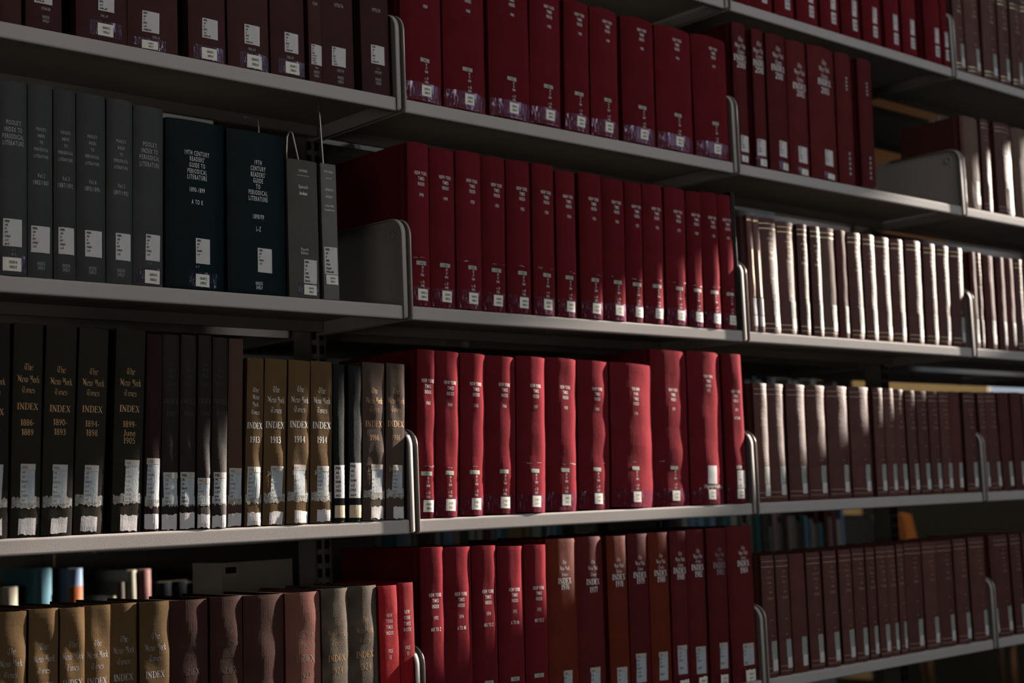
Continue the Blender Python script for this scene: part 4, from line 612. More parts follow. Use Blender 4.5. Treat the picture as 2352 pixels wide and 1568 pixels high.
["nyt","1964","C",1,988.7,52.6,286.3,2.6,"dark red book stamped 1964, second from left, fourth shelf, centre bay","red yearly index volumes on the centre bay's fourth shelf",[["g","NEW YORK",231.7,6.4],["g","TIMES",222.1,6.4],["g","INDEX",212.5,6.4],["g","1964",193.3,6.2],["g","AI",68.0,5.0],["g","21",61.5,5.0],["g","N44",54.5,5.0],["g","v. 52",42.5,5.0],["g","1964",35.5,5.0]],[["p",-12,9,71.5,78.5,["PER."]],["s",-9,13,10,30,["INDEX","SHELF"]]]],
["nyt","1965","C",1,1049.3,58.4,284.8,2.6,"dark red book stamped 1965, third from left, fourth shelf, centre bay","red yearly index volumes on the centre bay's fourth shelf",[["g","NEW YORK",230.8,6.4],["g","TIMES",221.20000000000002,6.4],["g","INDEX",211.60000000000002,6.4],["g","1965",192.4,6.2],["g","AI",68.0,5.0],["g","21",61.5,5.0],["g","N44",54.5,5.0],["g","v. 53",42.5,5.0],["g","1965",35.5,5.0]],[["p",-12,9,71.5,78.5,["PER."]],["s",-9,13,10,30,["INDEX","SHELF"]]]],
["nyt","1966","C",1,1116.8,72.5,281.9,2.6,"dark red book stamped 1966, fourth from left, fourth shelf, centre bay","red yearly index volumes on the centre bay's fourth shelf",[["g","NEW YORK",230.8,6.4],["g","TIMES",221.20000000000002,6.4],["g","INDEX",211.60000000000002,6.4],["g","1966",192.4,6.2],["g","AI",68.0,5.0],["g","21",61.5,5.0],["g","N44",54.5,5.0],["g","v. 54",42.5,5.0],["g","1966",35.5,5.0]],[["p",-12,9,71.5,78.5,["PER."]],["s",-9,13,10,30,["INDEX","SHELF"]]]],
["nyt","1967","C",1,1191.7,72.4,283.7,2.6,"dark red book stamped 1967, fifth from left, fourth shelf, centre bay","red yearly index volumes on the centre bay's fourth shelf",[["g","NEW YORK",230.1,6.4],["g","TIMES",220.5,6.4],["g","INDEX",210.9,6.4],["g","1967",191.7,6.2],["g","AI",68.0,5.0],["g","21",61.5,5.0],["g","N44",54.5,5.0],["g","v. 55",42.5,5.0],["g","1967",35.5,5.0]],[["p",-12,9,71.5,78.5,["PER."]],["s",-9,13,10,30,["INDEX","SHELF"]]]],
["nyt","1968","C",1,1271.0,80.5,283.7,2.6,"dark red book stamped 1968, sixth from left, fourth shelf, centre bay","red yearly index volumes on the centre bay's fourth shelf",[["g","NEW YORK",229.5,6.4],["g","TIMES",219.9,6.4],["g","INDEX",210.3,6.4],["g","1968",191.1,6.2],["g","AI",68.0,5.0],["g","21",61.5,5.0],["g","N44",54.5,5.0],["g","v. 56",42.5,5.0],["g","1968",35.5,5.0]],[["p",-12,9,71.5,78.5,["PER."]],["s",-9,13,10,30,["INDEX","SHELF"]]]],
["nyt","1969","C",1,1356.5,84.8,282.2,2.6,"dark red book stamped 1969, seventh from left, fourth shelf, centre bay","red yearly index volumes on the centre bay's fourth shelf",[["g","NEW YORK",228.0,6.4],["g","TIMES",218.4,6.4],["g","INDEX",208.8,6.4],["g","1969",189.6,6.2],["g","AI",68.0,5.0],["g","21",61.5,5.0],["g","N44",54.5,5.0],["g","v. 57",42.5,5.0],["g","1969",35.5,5.0]],[["p",-12,9,71.5,78.5,["PER."]],["s",-9,13,10,30,["INDEX","SHELF"]]]],
["nyt","1970","C",1,1461.5,118.4,279.2,2.42,"dark red book stamped 1970, eighth from left, fourth shelf, centre bay","red yearly index volumes on the centre bay's fourth shelf",[["g","THE NEW",229.4,6.4],["g","YORK",219.8,6.4],["g","TIMES",210.20000000000002,6.4],["g","INDEX",200.60000000000002,6.4],["g","1970",181.4,6.2],["g","AI",68.0,5.0],["g","21",61.5,5.0],["g","N44",54.5,5.0],["g","v. 58",42.5,5.0],["g","1970",35.5,5.0]],[["p",-12,9,71.5,78.5,["PER."]],["s",-9,13,10,30,["INDEX","SHELF"]]]],
["nyt","1971","C",1,1577.5,107.3,310.5,1.85,"dark red book stamped 1971, ninth from left, fourth shelf, centre bay","red yearly index volumes on the centre bay's fourth shelf",[["g","NEW YORK",230.9,6.4],["g","TIMES",221.3,6.4],["g","INDEX",211.70000000000002,6.4],["g","1971",192.5,6.2],["g","AI",68.0,5.0],["g","21",61.5,5.0],["g","N44",54.5,5.0],["g","v. 59",42.5,5.0],["g","1971",35.5,5.0]],[["p",-12,9,71.5,78.5,["PER."]],["s",-9,13,10,30,["INDEX","SHELF"]]]],
["nyt","1972","C",1,1684.6,102.2,311.4,1.5,"dark red book stamped 1972, tenth from left, fourth shelf, centre bay","red yearly index volumes on the centre bay's fourth shelf",[["g","NEW YORK",261.0,6.4],["g","TIMES",251.4,6.4],["g","INDEX",241.8,6.4],["g","1972",232.2,6.2]],[["w",-9.6,19.1,41.4,78.2,[]],["s",-9,13,10,30,["INDEX","SHELF"]]]],
["nyt","1973","C",1,1774.0,64.3,311.1,0.81,"dark red book stamped 1973, eleventh from left, fourth shelf, centre bay","red yearly index volumes on the centre bay's fourth shelf",[["g","NEW YORK",232.2,6.4],["g","TIMES",222.6,6.4],["g","INDEX",213.0,6.4],["g","1973",193.8,6.2],["g","A TO MI",176.8,6.2]],[["p",-8,8,71,78,["PER."]],["w",-7.4,19.7,31.4,67.9,["AI","21","N44","","1973"]],["s",-9,13,10,30,["INDEX","SHELF"]]]],
["times","","C",2,1865.5,46.7,252.2,0.95,"dark brown gold-banded book, first from left, fourth shelf, right bay","brown gold-banded volumes on the right bay's fourth shelf",[],[]],
["times","","C",2,1919.6,59.1,251.8,1.35,"dark brown gold-banded book, second from left, fourth shelf, right bay","brown gold-banded volumes on the right bay's fourth shelf",[],[]],
["times","","C",2,1991.1,68.6,251.8,1.58,"dark brown gold-banded book, third from left, fourth shelf, right bay","brown gold-banded volumes on the right bay's fourth shelf",[],[]],
["times","","C",2,2063.4,70.3,251.4,1.63,"dark brown gold-banded book, fourth from left, fourth shelf, right bay","brown gold-banded volumes on the right bay's fourth shelf",[],[]],
["times","","C",2,2145.5,82.8,251.4,1.35,"dark brown gold-banded book, fifth from left, fourth shelf, right bay","brown gold-banded volumes on the right bay's fourth shelf",[],[]],
["times","","C",2,2230.0,78.3,251.6,1.23,"dark brown gold-banded book, sixth from left, fourth shelf, right bay","brown gold-banded volumes on the right bay's fourth shelf",[],[]],
["times","","C",2,2299.3,41.7,251.3,1.26,"dark brown gold-banded book, seventh from left, fourth shelf, right bay","brown gold-banded volumes on the right bay's fourth shelf",[],[]],
["times","","C",2,2343.8,40.6,251.5,0.94,"dark brown gold-banded book, eighth from left, fourth shelf, right bay","brown gold-banded volumes on the right bay's fourth shelf",[],[]],
["times","","C",2,2390.9,43.2,250.1,0.57,"dark brown gold-banded book, ninth from left, fourth shelf, right bay","brown gold-banded volumes on the right bay's fourth shelf",[],[]],
["times","","C",2,2436.5,41.0,248.3,0.37,"dark brown gold-banded book, tenth from left, fourth shelf, right bay","brown gold-banded volumes on the right bay's fourth shelf",[],[]],
["times","","C",2,2485.7,44.8,248.4,0.6,"dark brown gold-banded book, eleventh from left, fourth shelf, right bay","brown gold-banded volumes on the right bay's fourth shelf",[],[]],
["times","","C",2,2538.2,43.8,248.4,0.93,"dark brown gold-banded book, twelfth from left, fourth shelf, right bay","brown gold-banded volumes on the right bay's fourth shelf",[],[]],
["times","","C",2,2585.9,46.5,248.9,1.04,"dark brown gold-banded book, thirteenth from left, fourth shelf, right bay","brown gold-banded volumes on the right bay's fourth shelf",[],[]],
["plain","","C",2,2634.1,46.2,249.3,1.25,"plain dark brown book, fourteenth from left, fourth shelf, right bay","plain dark volumes on the right bay's fourth shelf",[],[]],
["times","","C",2,2697.2,54.6,250.1,1.32,"dark brown gold-banded book, fifteenth from left, fourth shelf, right bay","brown gold-banded volumes on the right bay's fourth shelf",[],[]],
["times","","C",3,2764.2,31.3,251.0,-1.0,"dark brown gold-banded book, first from left, fourth shelf, far right bay","brown gold-banded volumes on the far right bay's fourth shelf",[],[]],
["times","","C",3,2812.7,54.0,252.1,-1.0,"dark brown gold-banded book, second from left, fourth shelf, far right bay","brown gold-banded volumes on the far right bay's fourth shelf",[],[]],
["plain","","C",3,2870.2,53.8,252.7,-0.38,"plain dark brown book, third from left, fourth shelf, far right bay","plain dark volumes on the far right bay's fourth shelf",[],[]],
["plain","","C",3,2931.8,55.0,253.6,0.46,"plain dark brown book, fourth from left, fourth shelf, far right bay","plain dark volumes on the far right bay's fourth shelf",[],[]],
["times","","C",3,2991.4,53.9,252.5,1.23,"dark brown gold-banded book, fifth from left, fourth shelf, far right bay","brown gold-banded volumes on the far right bay's fourth shelf",[],[]],
["ny13","D1","D",0,202.5,45.6,263.3,0.91,"olive brown cloth book, first from left, lowest shelf, left bay","olive cloth index volumes on the left bay's lowest shelf",[["b","The",210.7,8.7],["b","New York",194.5,9.3],["b","Times",179.4,8.7],["s","INDEX",157.4,8.7]],[]],
["ny13","D2","D",0,250.0,42.9,263.8,0.99,"olive brown cloth book, second from left, lowest shelf, left bay","olive cloth index volumes on the left bay's lowest shelf",[["b","The",212.7,8.9],["b","New York",196.1,9.5],["b","Times",180.2,8.9],["s","INDEX",159.1,8.8]],[]],
["ny13","D3","D",0,291.9,37.0,262.1,0.94,"olive brown cloth book, third from left, lowest shelf, left bay","olive cloth index volumes on the left bay's lowest shelf",[["b","The",211.7,8.9],["b","New York",195.6,9.6],["b","Times",180.1,9.0],["s","INDEX",159.2,8.9]],[]],
["ny13","D4","D",0,332.2,40.6,262.1,0.98,"olive brown cloth book, fourth from left, lowest shelf, left bay","olive cloth index volumes on the left bay's lowest shelf",[["b","The",209.8,9.1],["b","New York",193.5,9.7],["b","Times",177.7,9.1],["s","INDEX",156.6,9.1]],[]],
["ny13","D5","D",0,376.3,44.5,261.6,0.83,"olive brown cloth book, fifth from left, lowest shelf, left bay","olive cloth index volumes on the left bay's lowest shelf",[["b","The",211.3,9.2],["b","New York",195.4,9.9],["b","Times",179.4,9.2],["s","INDEX",156.8,9.2]],[]],
["ny13","D6","D",0,424.7,48.3,260.6,0.86,"olive brown cloth book, sixth from left, lowest shelf, left bay","olive cloth index volumes on the left bay's lowest shelf",[["b","The",211.3,9.4],["b","New York",195.1,10.0],["b","Times",179.5,9.3],["s","INDEX",155.9,9.3]],[]],
["nyd","D7","D",0,483.2,65.4,258.7,0.94,"dark brown book, seventh from left, lowest shelf, left bay","dark brown index volumes on the left bay's lowest shelf",[["b","The",209.9,9.6],["b","New York",192.8,10.1],["b","Times",176.3,9.5],["s","INDEX",152.9,9.4]],[]],
["nyd","D8","D",0,545.8,56.5,259.1,0.98,"dark brown book, eighth from left, lowest shelf, left bay","dark brown index volumes on the left bay's lowest shelf",[["b","The",207.6,9.7],["b","New York",190.2,10.3],["b","Times",173.4,9.6],["s","INDEX",149.6,9.7]],[]],
["nyd","D9","D",0,612.3,73.7,257.2,0.87,"dark brown book, ninth from left, lowest shelf, left bay","dark brown index volumes on the left bay's lowest shelf",[],[]],
["nyd","1923","D",0,683.6,66.1,256.5,0.65,"dark brown book, tenth from left, lowest shelf, left bay","dark brown index volumes on the left bay's lowest shelf",[["b","The",207.2,9.4],["b","New York",191.7,9.4],["b","Times",174.9,9.4],["s","INDEX",154.1,10.0],["s","1923",128.0,10.0]],[]],
["ny24","1924","D",0,743.9,52.3,258.4,0.51,"brown-black book stamped 1924, eleventh from left, lowest shelf, left bay","olive cloth index volumes on the left bay's lowest shelf",[["b","The",204.9,9.6],["b","New York",187.8,9.6],["b","Times",172.8,9.6],["s","INDEX",148.9,10.2],["s","1924",129.2,10.2]],[]],
["ny24","1924b","D",0,800.9,58.8,258.8,0.27,"brown-black book stamped 1924, twelfth from left, lowest shelf, left bay","olive cloth index volumes on the left bay's lowest shelf",[["b","The",205.1,9.7],["b","New York",188.4,9.7],["b","Times",173.2,9.7],["s","INDEX",149.6,10.4],["s","1924",130.2,10.3]],[]],
["nyr","1925a","D",0,851.7,40.8,256.1,0.13,"bright red book stamped 1925, thirteenth from left, lowest shelf, left bay","bright red index volumes on the left bay's lowest shelf",[["g","NEW",208.1,6.4],["g","YORK",198.6,6.3],["g","TIMES",189.0,6.3],["g","INDEX",179.5,6.3],["g","1925",150.4,6.3],["g","13",140.2,6.3]],[]],
["nyr","1925b","D",0,888.8,31.4,258.5,0,"bright red book stamped 1925, fourteenth from left, lowest shelf, left bay","bright red index volumes on the left bay's lowest shelf",[["g","NEW",210.9,6.4],["g","YORK",201.3,6.5],["g","TIMES",191.6,6.4],["g","INDEX",182.0,6.4],["g","1925",152.5,6.3],["g","13",143.3,6.4]],[]],
["nyt","1973m","D",1,945.9,50.6,313.7,1.06,"dark red book stamped 1973 MO TO Z, first from left, lowest shelf, centre bay","red yearly index volumes on the centre bay's lowest shelf",[["g","NEW YORK",233.8,6.4],["g","TIMES",224.20000000000002,6.4],["g","INDEX",214.60000000000002,6.4],["g","1973",195.4,6.2],["g","MO TO Z",176.4,6.4]],[["p",-12,9,71.5,78.5,["PER."]],["s",-9,13,10,30,["INDEX","SHELF"]]]],
["nyt","1974a","D",1,1003.2,61.9,311.1,1.16,"dark red book stamped 1974 A TO MI, second from left, lowest shelf, centre bay","red yearly index volumes on the centre bay's lowest shelf",[["g","NEW YORK",231.3,6.4],["g","TIMES",221.70000000000002,6.4],["g","INDEX",212.10000000000002,6.4],["g","1974",192.9,6.2],["g","A TO MI",173.9,6.4]],[["p",-12,9,71.5,78.5,["PER."]],["s",-9,13,10,30,["INDEX","SHELF"]]]],
["nyt","1974m","D",1,1064.5,57.2,310.3,1.33,"dark red book stamped 1974 MO TO Z, third from left, lowest shelf, centre bay","red yearly index volumes on the centre bay's lowest shelf",[["g","NEW YORK",231.4,6.4],["g","TIMES",221.8,6.4],["g","INDEX",212.20000000000002,6.4],["g","1974",193.0,6.2],["g","MO TO Z",174.0,6.4]],[["p",-12,9,71.5,78.5,["PER."]],["s",-9,13,10,30,["INDEX","SHELF"]]]],
["nyt","1975a","D",1,1124.9,61.2,306.1,1.47,"dark red book stamped 1975 A TO MI, fourth from left, lowest shelf, centre bay","red yearly index volumes on the centre bay's lowest shelf",[["g","NEW YORK",230.3,6.4],["g","TIMES",220.70000000000002,6.4],["g","INDEX",211.10000000000002,6.4],["g","1975",191.9,6.2],["g","A TO MI",172.9,6.4]],[["p",-12,9,71.5,78.5,["PER."]],["s",-9,13,10,30,["INDEX","SHELF"]]]],
["nyt","1975m","D",1,1184.4,55.6,306.0,1.62,"dark red book stamped 1975 MO TO Z, fifth from left, lowest shelf, centre bay","red yearly index volumes on the centre bay's lowest shelf",[["g","NEW YORK",229.3,6.4],["g","TIMES",219.70000000000002,6.4],["g","INDEX",210.10000000000002,6.4],["g","1975",190.9,6.2],["g","MO TO Z",171.9,6.4]],[["p",-12,9,71.5,78.5,["PER."]],["s",-9,13,10,30,["INDEX","SHELF"]]]],
["ny09","1976","D",1,1255.7,77.0,313.6,1.22,"rust-maroon book stamped 1976, sixth from left, lowest shelf, centre bay","maroon yearly index volumes on the centre bay's lowest shelf",[["b","The",271.0,7.1],["b","New York",260.0,7.5],["b","Times",248.9,7.1],["s","INDEX",237.1,10.2],["s","1976",226.1,10.2]],[["c",-10.4,10.6,28.6,75.7,["PER.","AI","21","N44","","1976"]]]],
["ny09","1977","D",1,1331.2,70.7,314.3,1.1,"maroon book stamped 1977, seventh from left, lowest shelf, centre bay","maroon yearly index volumes on the centre bay's lowest shelf",[["b","The",267.6,7.2],["b","New York",256.3,7.7],["b","Times",244.3,7.2],["s","INDEX",230.7,10.5],["s","1977",216.2,10.4]],[["c",-15.1,8.9,24.1,73.9,["PER.","AI","21","N44","","1977"]]]],
["ny09","1978","D",1,1397.7,54.0,312.6,0.94,"rust-maroon book stamped 1978, eighth from left, lowest shelf, centre bay","maroon yearly index volumes on the centre bay's lowest shelf",[["b","The",268.0,7.4],["b","New York",257.3,7.7],["b","Times",246.7,7.3],["s","INDEX",235.7,10.6],["s","1978",223.1,10.6]],[["c",-14.3,12.8,16.1,67.8,["PER.","AI","21","N44","","1978"]]]],
["ny09","1979","D",1,1456.1,56.8,313.9,1.35,"maroon book stamped 1979, ninth from left, lowest shelf, centre bay","maroon yearly index volumes on the centre bay's lowest shelf",[["b","The",268.8,7.5],["b","New York",258.1,7.9],["b","Times",247.3,7.4],["s","INDEX",235.7,10.7],["s","1979",224.2,10.7]],[["c",-18.3,7.2,33.7,87.4,["PER.","AI","21","N44","v.67","1979",""]]]],
["ny09","1980","D",1,1516.0,57.1,313.9,1.38,"rust-maroon book stamped 1980, tenth from left, lowest shelf, centre bay","maroon yearly index volumes on the centre bay's lowest shelf",[["b","The",269.0,7.5],["b","New York",258.0,8.0],["b","Times",247.1,7.6],["s","INDEX",235.8,10.8],["s","1980",223.7,10.9]],[["c",-14.3,10.0,31.1,84.5,["PER.","AI","21","N44","","1980",""]]]],
["ny09","1981","D",1,1574.1,49.0,314.1,1.38,"maroon book stamped 1981, eleventh from left, lowest shelf, centre bay","maroon yearly index volumes on the centre bay's lowest shelf",[["b","The",270.1,7.6],["b","New York",259.0,8.1],["b","Times",248.0,7.6],["s","INDEX",236.9,11.1],["s","1981",225.0,11.1]],[["c",-15.0,10.7,36.5,91.6,["PER.","AI","21","N44","","1981",""]],["s",-11.2,15.7,4.0,25.3,["INDEX","SHELF"]]]],
["ny09","1982","D",1,1630.2,54.2,315.2,1.26,"maroon book stamped 1982, twelfth from left, lowest shelf, centre bay","maroon yearly index volumes on the centre bay's lowest shelf",[["b","The",272.4,7.7],["b","New York",262.0,8.2],["b","Times",252.5,7.7],["s","INDEX",240.0,11.1],["s","1982",226.7,11.2]],[["c",-15.4,12.9,31.3,83.9,["PER.","AI","21","N44","","1982",""]],["s",-11.4,14.9,2.1,25.2,["INDEX","SHELF"]]]],
["ny09","1983","D",1,1692.5,61.1,315.1,1.47,"maroon book stamped 1983, thirteenth from left, lowest shelf, centre bay","maroon yearly index volumes on the centre bay's lowest shelf",[["b","The",272.6,7.9],["b","New York",262.1,8.3],["b","Times",252.5,7.9],["s","INDEX",240.3,11.4],["s","1983",227.2,11.3]],[["c",-10.8,14.1,34.4,85.4,["PER.","AI","21","N44","","1983",""]],["s",-10.1,13.4,0.5,23.0,["INDEX","SHELF"]]]],
["ny09","1984","D",1,1776.2,83.1,316.7,0.15,"maroon book stamped 1984, fourteenth from left, lowest shelf, centre bay","maroon yearly index volumes on the centre bay's lowest shelf",[["b","The",272.1,8.1],["b","New York",261.9,8.4],["b","Times",252.1,8.0],["s","INDEX",240.6,11.5],["s","1984",226.8,11.6]],[["c",-16.2,18.0,34.0,77.5,["PER.","AI","21","","1984"]],["s",-10.7,20.8,1.0,23.6,["INDEX","SHELF"]]]],
["times","","D",2,1856.5,43.7,251.6,0.73,"dark brown gold-banded book, first from left, lowest shelf, right bay","brown gold-banded volumes on the right bay's lowest shelf",[],[]],
["times","","D",2,1908.0,43.5,250.7,0.53,"dark brown gold-banded book, second from left, lowest shelf, right bay","brown gold-banded volumes on the right bay's lowest shelf",[],[]],
["plain","","D",2,1961.5,53.0,250.2,0.58,"plain dark brown book, third from left, lowest shelf, right bay","plain dark volumes on the right bay's lowest shelf",[],[]],
["times","","D",2,2021.0,50.7,249.9,0.51,"dark brown gold-banded book, fourth from left, lowest shelf, right bay","brown gold-banded volumes on the right bay's lowest shelf",[],[]],
["times","","D",2,2075.4,49.8,250.2,0.58,"dark brown gold-banded book, fifth from left, lowest shelf, right bay","brown gold-banded volumes on the right bay's lowest shelf",[],[]],
["times","","D",2,2136.5,46.5,249.9,0.59,"dark brown gold-banded book, sixth from left, lowest shelf, right bay","brown gold-banded volumes on the right bay's lowest shelf",[],[]],
["times","","D",2,2186.0,46.5,250.3,0.86,"dark brown gold-banded book, seventh from left, lowest shelf, right bay","brown gold-banded volumes on the right bay's lowest shelf",[],[]],
["times","","D",2,2229.8,35.1,249.7,0.87,"dark brown gold-banded book, eighth from left, lowest shelf, right bay","brown gold-banded volumes on the right bay's lowest shelf",[],[]],
["times","","D",2,2274.1,41.5,250.1,0.84,"dark brown gold-banded book, ninth from left, lowest shelf, right bay","brown gold-banded volumes on the right bay's lowest shelf",[],[]],
["times","","D",2,2315.1,34.8,249.5,0.77,"dark brown gold-banded book, tenth from left, lowest shelf, right bay","brown gold-banded volumes on the right bay's lowest shelf",[],[]],
["times","","D",2,2348.5,27.2,250.6,1.18,"dark brown gold-banded book, eleventh from left, lowest shelf, right bay","brown gold-banded volumes on the right bay's lowest shelf",[],[]],
["times","","D",2,2408.1,70.9,250.7,1.19,"dark brown gold-banded book, twelfth from left, lowest shelf, right bay","brown gold-banded volumes on the right bay's lowest shelf",[],[]],
["times","","D",2,2479.2,60.2,250.9,0.76,"dark brown gold-banded book, thirteenth from left, lowest shelf, right bay","brown gold-banded volumes on the right bay's lowest shelf",[],[]],
["times","","D",2,2548.1,68.6,250.7,0.51,"dark brown gold-banded book, fourteenth from left, lowest shelf, right bay","brown gold-banded volumes on the right bay's lowest shelf",[],[]],
["times","","D",2,2616.1,59.1,251.9,0.28,"dark brown gold-banded book, fifteenth from left, lowest shelf, right bay","brown gold-banded volumes on the right bay's lowest shelf",[],[]],
["times","","D",2,2695.2,72.5,252.5,0.31,"dark brown gold-banded book, sixteenth from left, lowest shelf, right bay","brown gold-banded volumes on the right bay's lowest shelf",[],[]],
["plain","","D",3,2759.0,20.7,254.1,-1.0,"plain dark brown book, first from left, lowest shelf, far right bay","plain dark volumes on the far right bay's lowest shelf",[],[]],
["times","","D",3,2814.9,70.4,252.5,-0.82,"dark brown gold-banded book, second from left, lowest shelf, far right bay","brown gold-banded volumes on the far right bay's lowest shelf",[],[]],
["times","","D",3,2885.2,52.3,252.3,-0.98,"dark brown gold-banded book, third from left, lowest shelf, far right bay","brown gold-banded volumes on the far right bay's lowest shelf",[],[]],
["plain","","D",3,2943.9,55.2,253.2,-0.68,"plain dark brown book, fourth from left, lowest shelf, far right bay","plain dark volumes on the far right bay's lowest shelf",[],[]]]

for e in BOOKS:
    build_book(e[0], e[1], e[2], e[3], e[4] / 1000, e[5] / 1000, e[6] / 1000, e[7], e[8], e[9], e[10], e[11])

# ---------------------------------------------------------------- shelving
def rounded(pts): return pts
def lip_profile(d, front_r=.004):
    # closed yz outline of a folded pan: front lip with rounded nose, thin deck, rear flange
    p = []
    r = front_r
    for a in range(0, 91, 18): t = math.radians(180 + a); p.append((r + r * math.cos(t), r + r * math.sin(t)))
    p += [(.013, 0), (.013, .0015), (.0155, .0015), (.0155, .0228)]
    p += [(d - .010, .0228), (d - .010, .004), (d, .004), (d, LIP)]
    for a in range(0, 91, 18): t = math.radians(90 + a); p.append((r + r * math.cos(t), LIP - r + r * math.sin(t)))
    return p
def bracket_outline():
    R = .030; H = .176; y0 = -.0035; yb = .262
    o = [(yb, .0), (y0 + .006, 0), (y0, .005)]
    o += [(y0 + R + R * math.cos(math.radians(180 - a)), H - R + R * math.sin(math.radians(a))) for a in range(0, 91, 10)]
    o += [(.20, H + .004), (yb - .02, H + .004), (yb, H - .02)]
    return o
def make_bracket(parent, xp, side, flip):
    s = -1 if flip else 1
    ol = [(s * y, z) for y, z in bracket_outline()]
    mb = MB(); mb.prism_x(ol, xp - .001, xp + .001); b = mb.obj('end_bracket', STEEL, parent)
    # rolled rim along front and top
    rim = [(0, s * y, z) for y, z in bracket_outline()[1:-2]]
    r = .0042 if side == 'r' else .0026
    mb = MB()
    if side == 'l': mb.tube([(xp, y, z) for _, y, z in rim], .0016, 10)
    else:
        rings = []
        for i in range(len(rim)):
            a_ = rim[max(i - 1, 0)]; b_ = rim[min(i + 1, len(rim) - 1)]; ty, tz = b_[1] - a_[1], b_[2] - a_[2]; l_ = math.hypot(ty, tz); ny, nz_ = -tz / l_ * s, ty / l_
            y, z = rim[i][1], rim[i][2]; t_ = .0011
            ny, nz_ = (ny, nz_) if s > 0 else (-ny, nz_)
            prof = [(xp + .0012, t_), (xp - .0055, t_), (xp - .0068, t_ * .3), (xp - .0068, -t_ * .9), (xp - .0055, -t_), (xp + .0012, -t_)]
            rings.append([(x_, y + ny * q, z + nz_ * q) for x_, q in prof])
        mb.loft(rings)
    mb.obj('rim', RIM if side == 'l' else STEEL, b, True)
    mb = MB(); cx = xp - (.0022 if side == 'r' else -.0022)
    ring = [(cx, s * .031 + .0075 * math.cos(t), .150 + .0075 * math.sin(t)) for t in [2 * math.pi * k / 20 for k in range(21)]]
    mb.tube(ring, .0016, 6); mb.obj('dimple', STEEL, b, True)
    return b
def make_shelf(x0, x1, z, label, grp, y0=0.0, flip=False, d=.245, mat=None):
    root = empty('shelf', (0, y0, z), label, 'shelf', grp)
    s = -1 if flip else 1
    prof = [(s * y, zz) for y, zz in lip_profile(d)]
    mb = MB(); mb.prism_x(prof, x0 + .0068, x1 - .0135); mb.obj('shelf_pan', mat or STEEL, root)
    make_bracket(root, x0 + .0048, 'l', flip); make_bracket(root, x1 - .0072, 'r', flip)
    return root
BN = ['left', 'centre', 'right', 'far right']; RN = {'Z': 'topmost', 'A': 'second', 'B': 'third', 'C': 'fourth', 'D': 'lowest'}
for row in 'ZABCD':
    for b in range(4):
        if row == 'Z' and b == 0: continue
        make_shelf(b * BAY, (b + 1) * BAY, ZR[row], "grey beige steel shelf, %s of the %s bay, with rounded end brackets" % (RN[row], BN[b]), 'front shelves of the %s bay' % BN[b])
# posts with slot rows
for j in range(0, 5):
    X = j * BAY
    pr = empty('upright_post', (X, .27, FLOOR), "slotted steel upright post between the %s" % ['left bay and its left end', 'left and centre bays', 'centre and right bays', 'right and far right bays', 'far right bay and its end'][j], 'post', 'upright posts of the near stack')
    mb = MB(); H = 4.0 - .05
    mb.box(-.019, .019, .0012, .0488, .05, H)
    for y in (0, .05 - .0012):
        mb.box(-.019, -.0145, y, y + .0012, .05, H); mb.box(.0145, .019, y, y + .0012, .05, H)
    mb.box(-.0025, .0025, 0, .05, .05, H)
    mb.obj('post', STEEL_IN, pr)
    mb = MB()
    for s_ in (-1, 1):
        k = 0
        while k * .0254 + .4 < H - .1: mb.box(s_ * .0085 - .0042, s_ * .0085 + .0042, -.0009, .0004, .4 + k * .0254, .4 + k * .0254 + .0155); k += 1
    mb.obj('slots', plain('slot_shadow_steel', (.01, .01, .01, 1), .9), pr)
    mb = MB(); mb.box(-.03, .03, -.2, .25, 0, .05); mb.obj('base', STEEL_IN, pr)
# back face of the double-faced stack: shelves opening to the next aisle
for row in 'ZABCD':
    for b in range(5):
        if row in 'Z' and b < 1: continue
        make_shelf(b * BAY, (b + 1) * BAY, ZR[row], "grey steel shelf on the back face behind the %s shelf of the %s bay" % (RN[row], (BN + ['end'])[b]), 'back face shelves of the near stack', .59, True, .25)
# sway/back spreader rails seen between the posts
for j in range(0, 4):
    for z in (SP + .05, -SP * 3 + .1):
        mb = MB(); mb.box(.02, BAY - .02, .288, .302, -.012, .012)
        o = mb.obj('spreader_rail', STEEL_IN); o.location = (j * BAY, 0, z - .07); o['label'] = 'thin steel spreader rail behind the %s %s bay books' % ('upper' if z > 0 else 'lower', BN[j]); o['category'] = 'rail'

# black metal bookend at the end of the 1948-1962 run
r_ = empty('bookend', (1.8060, .0, LIP), 'tall black bookend closing the row after the book stamped 1962', 'bookend')
mb = MB(); mb.box(.0002, .0072, .004, .21, .0005, .298); mb.obj('upright_plate', plain('black_enamel', (.006, .007, .007, 1), .35), r_)
mb = MB(); mb.tube([(.0056, .0025, .002), (.0056, .0025, .2965), (.0056, .02, .2985)], .0018, 8); mb.obj('rim', plain('worn_black_edge', (.05, .05, .045, 1), .35), r_, True)  # rim in a lighter black than the plate

